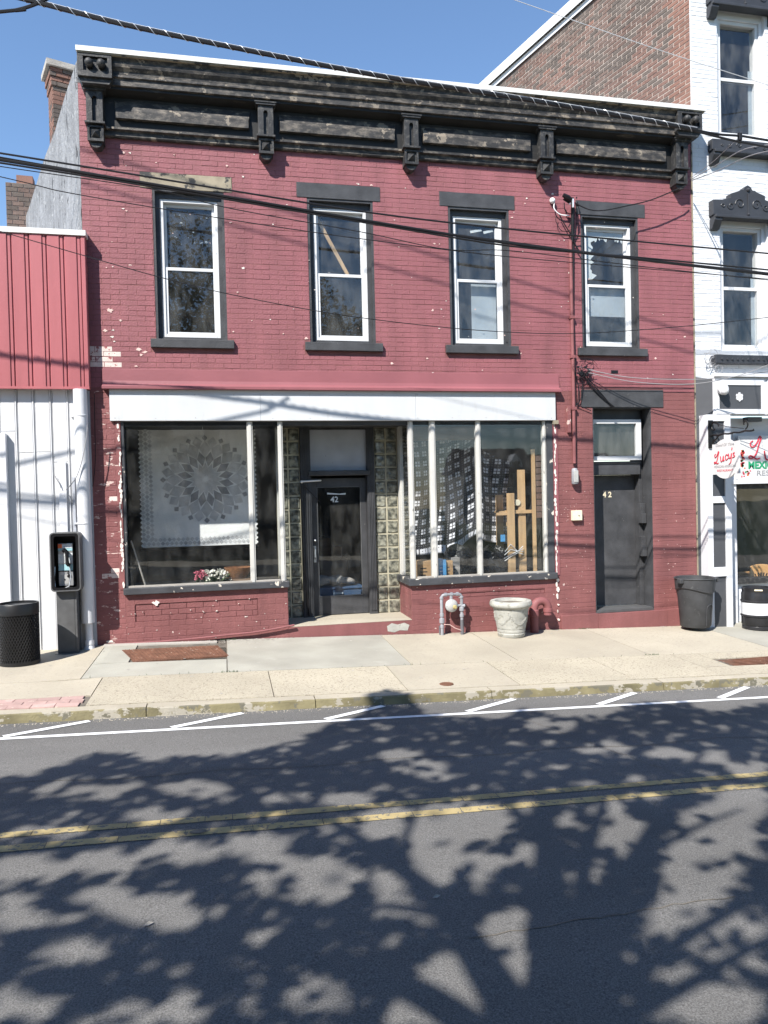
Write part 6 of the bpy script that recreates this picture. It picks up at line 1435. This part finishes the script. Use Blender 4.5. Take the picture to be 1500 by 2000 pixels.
while nleaf < 52000 and tries < 420000:
    tries += 1
    gx, gy = rnd(-6.5, 8.5), rnd(-11.0, KY + .4)
    g = Vector((gx, gy, zr(gx, min(gy, KY))))
    d = g - CAM
    if FWD.dot(d) > .8:
        X, Y = topx(g)
        if -900 < X < 2600:
            if Y < top_at(X) + abs(random.gauss(0, 7)): continue
            nz_ = .6 * mnoise.noise(Vector((gx * 6.5, gy * 6.5, 0))) + .4 * mnoise.noise(Vector((gx * 15, gy * 15, 3)))
            lit = False
            for (a, b_, c, d_) in LIT:
                c += 3 + (Y - 1400) * .034; d_ += 2 + (Y - 1400) * .022
                if ((X - a) / c) ** 2 + ((Y - b_) / d_) ** 2 < 1.15: lit = True; break
            if lit and nz_ < .27: continue
            if not lit and nz_ < -.20: continue
    # where the sun ray through g crosses the crown
    A = sum((hsun[i] / RC[i]) ** 2 for i in range(3)); B = sum(2 * hsun[i] * (g[i] - CC[i]) / RC[i] ** 2 for i in range(3)); Cc = sum(((g[i] - CC[i]) / RC[i]) ** 2 for i in range(3)) - 1
    D = B * B - 4 * A * Cc
    if D <= 0: continue
    t0, t1 = (-B - math.sqrt(D)) / (2 * A), (-B + math.sqrt(D)) / (2 * A); t_ = (max(t0, 3.4) + (t1 - max(t0, 3.4)) * (random.random() if random.random() < .3 else random.random() ** 2 * .55)) if t1 > 3.5 else None
    if t_ is None: continue
    p = g + hsun * t_; s = rnd(.036, .062)
    a = rnd(0, 6.28); el = rnd(-.7, .7); u = Vector((math.cos(a) * math.cos(el), math.sin(a) * math.cos(el), math.sin(el))); nv = (SDIR + Vector((rnd(-.8, .8), rnd(-.8, .8), rnd(-.8, .8)))).normalized(); u = (u - nv * u.dot(nv)).normalized(); v = nv.cross(u)
    lv.add([p - u * s * 1.3, p + v * s * .75 - u * s * .2, p + u * s * 1.4, p - v * s * .75 - u * s * .2], [(0, 1, 2, 3)]); nleaf += 1
o = lv.build('crown', 'leaf', tr, fix=False); o['kind'] = 'stuff'
def limb(pts, r0, r1, nm='limb'):
    P = [Vector(p) for p in pts]; out = []
    for i in range(len(P) - 1):
        p0, p1, p2, p3 = P[max(i - 1, 0)], P[i], P[i + 1], P[min(i + 2, len(P) - 1)]
        for k in range(6):
            t_ = k / 6; out.append(.5 * ((2 * p1) + (p2 - p0) * t_ + (2 * p0 - 5 * p1 + 4 * p2 - p3) * t_ * t_ + (3 * p1 - p0 - 3 * p2 + p3) * t_ ** 3))
    out.append(P[-1]); n = len(out)
    MB().tube(out, [r0 + (r1 - r0) * i / (n - 1) for i in range(n)], 10).build(nm, 'bark', tr, smooth=True)
def back(px, py, h):                                                    # the point at height h whose shadow falls on that spot of the road
    d = FWD * FPX + RIGHT * (px - 750) - UP * (py - 1000); z = -.05
    for _ in range(5):
        g = CAM + d * ((z - CAM.z) / d.z); z = zr(g.x, g.y)
    return g + hsun * (h - z)
limb([TB, TB + Vector((.05, .05, 1.4)), back(1120, 2200, 3.6), back(1090, 2040, 4.4)], .28, .20, 'trunk')
limb([back(1090, 2060, 4.3), back(1092, 1900, 4.9), back(1075, 1760, 5.5), back(1068, 1620, 6.3), back(1050, 1500, 7.4)], .16, .035)
limb([back(1100, 1960, 4.7), back(1170, 1800, 5.3), back(1245, 1680, 5.8), back(1300, 1580, 6.4), back(1370, 1470, 7.6)], .12, .03)
limb([back(1075, 2080, 4.2), back(985, 1950, 4.8), back(880, 1790, 5.3), back(800, 1710, 5.7), back(650, 1605, 6.4), back(520, 1530, 7.4)], .10, .022)
limb([back(1110, 2060, 4.2), back(1210, 1990, 4.5), back(1330, 1930, 4.8), back(1480, 1845, 5.3), back(1640, 1770, 6.0)], .055, .02)
limb([back(1120, 2000, 4.5), back(1240, 1905, 4.9), back(1340, 1830, 5.3), back(1500, 1735, 5.9), back(1620, 1650, 6.6)], .06, .02)
limb([back(1060, 2110, 4.1), back(800, 1930, 4.8), back(560, 1870, 5.4), back(330, 1840, 6.0), back(100, 1750, 6.9)], .075, .02)
limb([back(880, 1790, 5.3), back(760, 1770, 5.8), back(600, 1770, 6.3), back(430, 1730, 7.0)], .035, .012)
limb([back(1150, 1830, 5.2), back(1140, 1700, 5.9), back(1180, 1560, 6.8), back(1200, 1470, 7.8)], .06, .02)
limb([back(800, 1710, 5.7), back(790, 1640, 6.2), back(820, 1560, 6.9), back(800, 1480, 7.8)], .035, .012)
limb([back(1068, 1640, 6.2), back(980, 1560, 6.9), back(900, 1500, 7.6), back(780, 1450, 8.4)], .04, .012)
limb([back(1245, 1680, 5.8), back(1350, 1620, 6.3), back(1450, 1580, 6.9)], .04, .012)

# ------------------------------------------------------------------ across the street, seen only as reflections
def house(x, y, w_, d_, h, roof, label, dormers=2):
    t = thing('gabled_house', (x, y, -2.0), label, 'house', 'gabled houses across the park')
    boxo('wall', 'house_wall', t, x - w_ / 2, x + w_ / 2, y - d_ / 2, y + d_ / 2, -3, h)
    rf = MB().prism([(y - d_ / 2 - .4, h), (y + d_ / 2 + .4, h), (y, h + roof)], 'x', x - w_ / 2 - .3, x + w_ / 2 + .3).build('roof', 'house_roof', t)
    for k in range(dormers):
        cx = x - w_ / 2 + w_ * (k + .5) / dormers; yf = y + d_ / 2 - .6
        MB().prism([(cx - .8, h + .1), (cx + .8, h + .1), (cx + .8, h + 1.5), (cx, h + 2.6), (cx - .8, h + 1.5)], 'y', yf, yf - 2.2).build('dormer', 'white_trim', rf)
        boxo('dormer_window', 'phone_dark', rf, cx - .45, cx + .45, yf + .02, yf + .06, h + .4, h + 1.5)
    for k in range(4):
        cx = x - w_ / 2 + w_ * (k + .5) / 4
        for z in (.2, 3.0): boxo('window', 'phone_dark', t, cx - .5, cx + .5, y + d_ / 2 + .01, y + d_ / 2 + .05, z, z + 1.6)
house(36, -88, 10, 9, 4.8, 3.6, 'first gabled house with two dormers reflected in the right shop window')
house(49, -90, 12, 9, 4.6, 3.0, 'second gabled house with dormers reflected in the right shop window', 3)
house(63, -92, 11, 9, 4.2, 3.2, 'third gabled house down the slope, reflected at the right', 2)
ob = thing('added_opposite_block', (-12, -30, -.5), 'unseen dark brick block added across the street to darken left shop window reflections', 'building')
boxo('wall', 'brown_brick_b', ob, -30, 7.5, -36, -27, -1, 9)  # added to keep bright sky out of the left window and door glass
for k in range(15):
    for z in (1.0, 4.2): boxo('window', 'phone_dark', ob, -29 + k * 2.4, -27.9 + k * 2.4, -26.995, -26.95, z, z + 1.7)
boxo('parapet', 'gray_orn', ob, -30.2, 7.7, -36.2, -26.8, 9, 9.4)
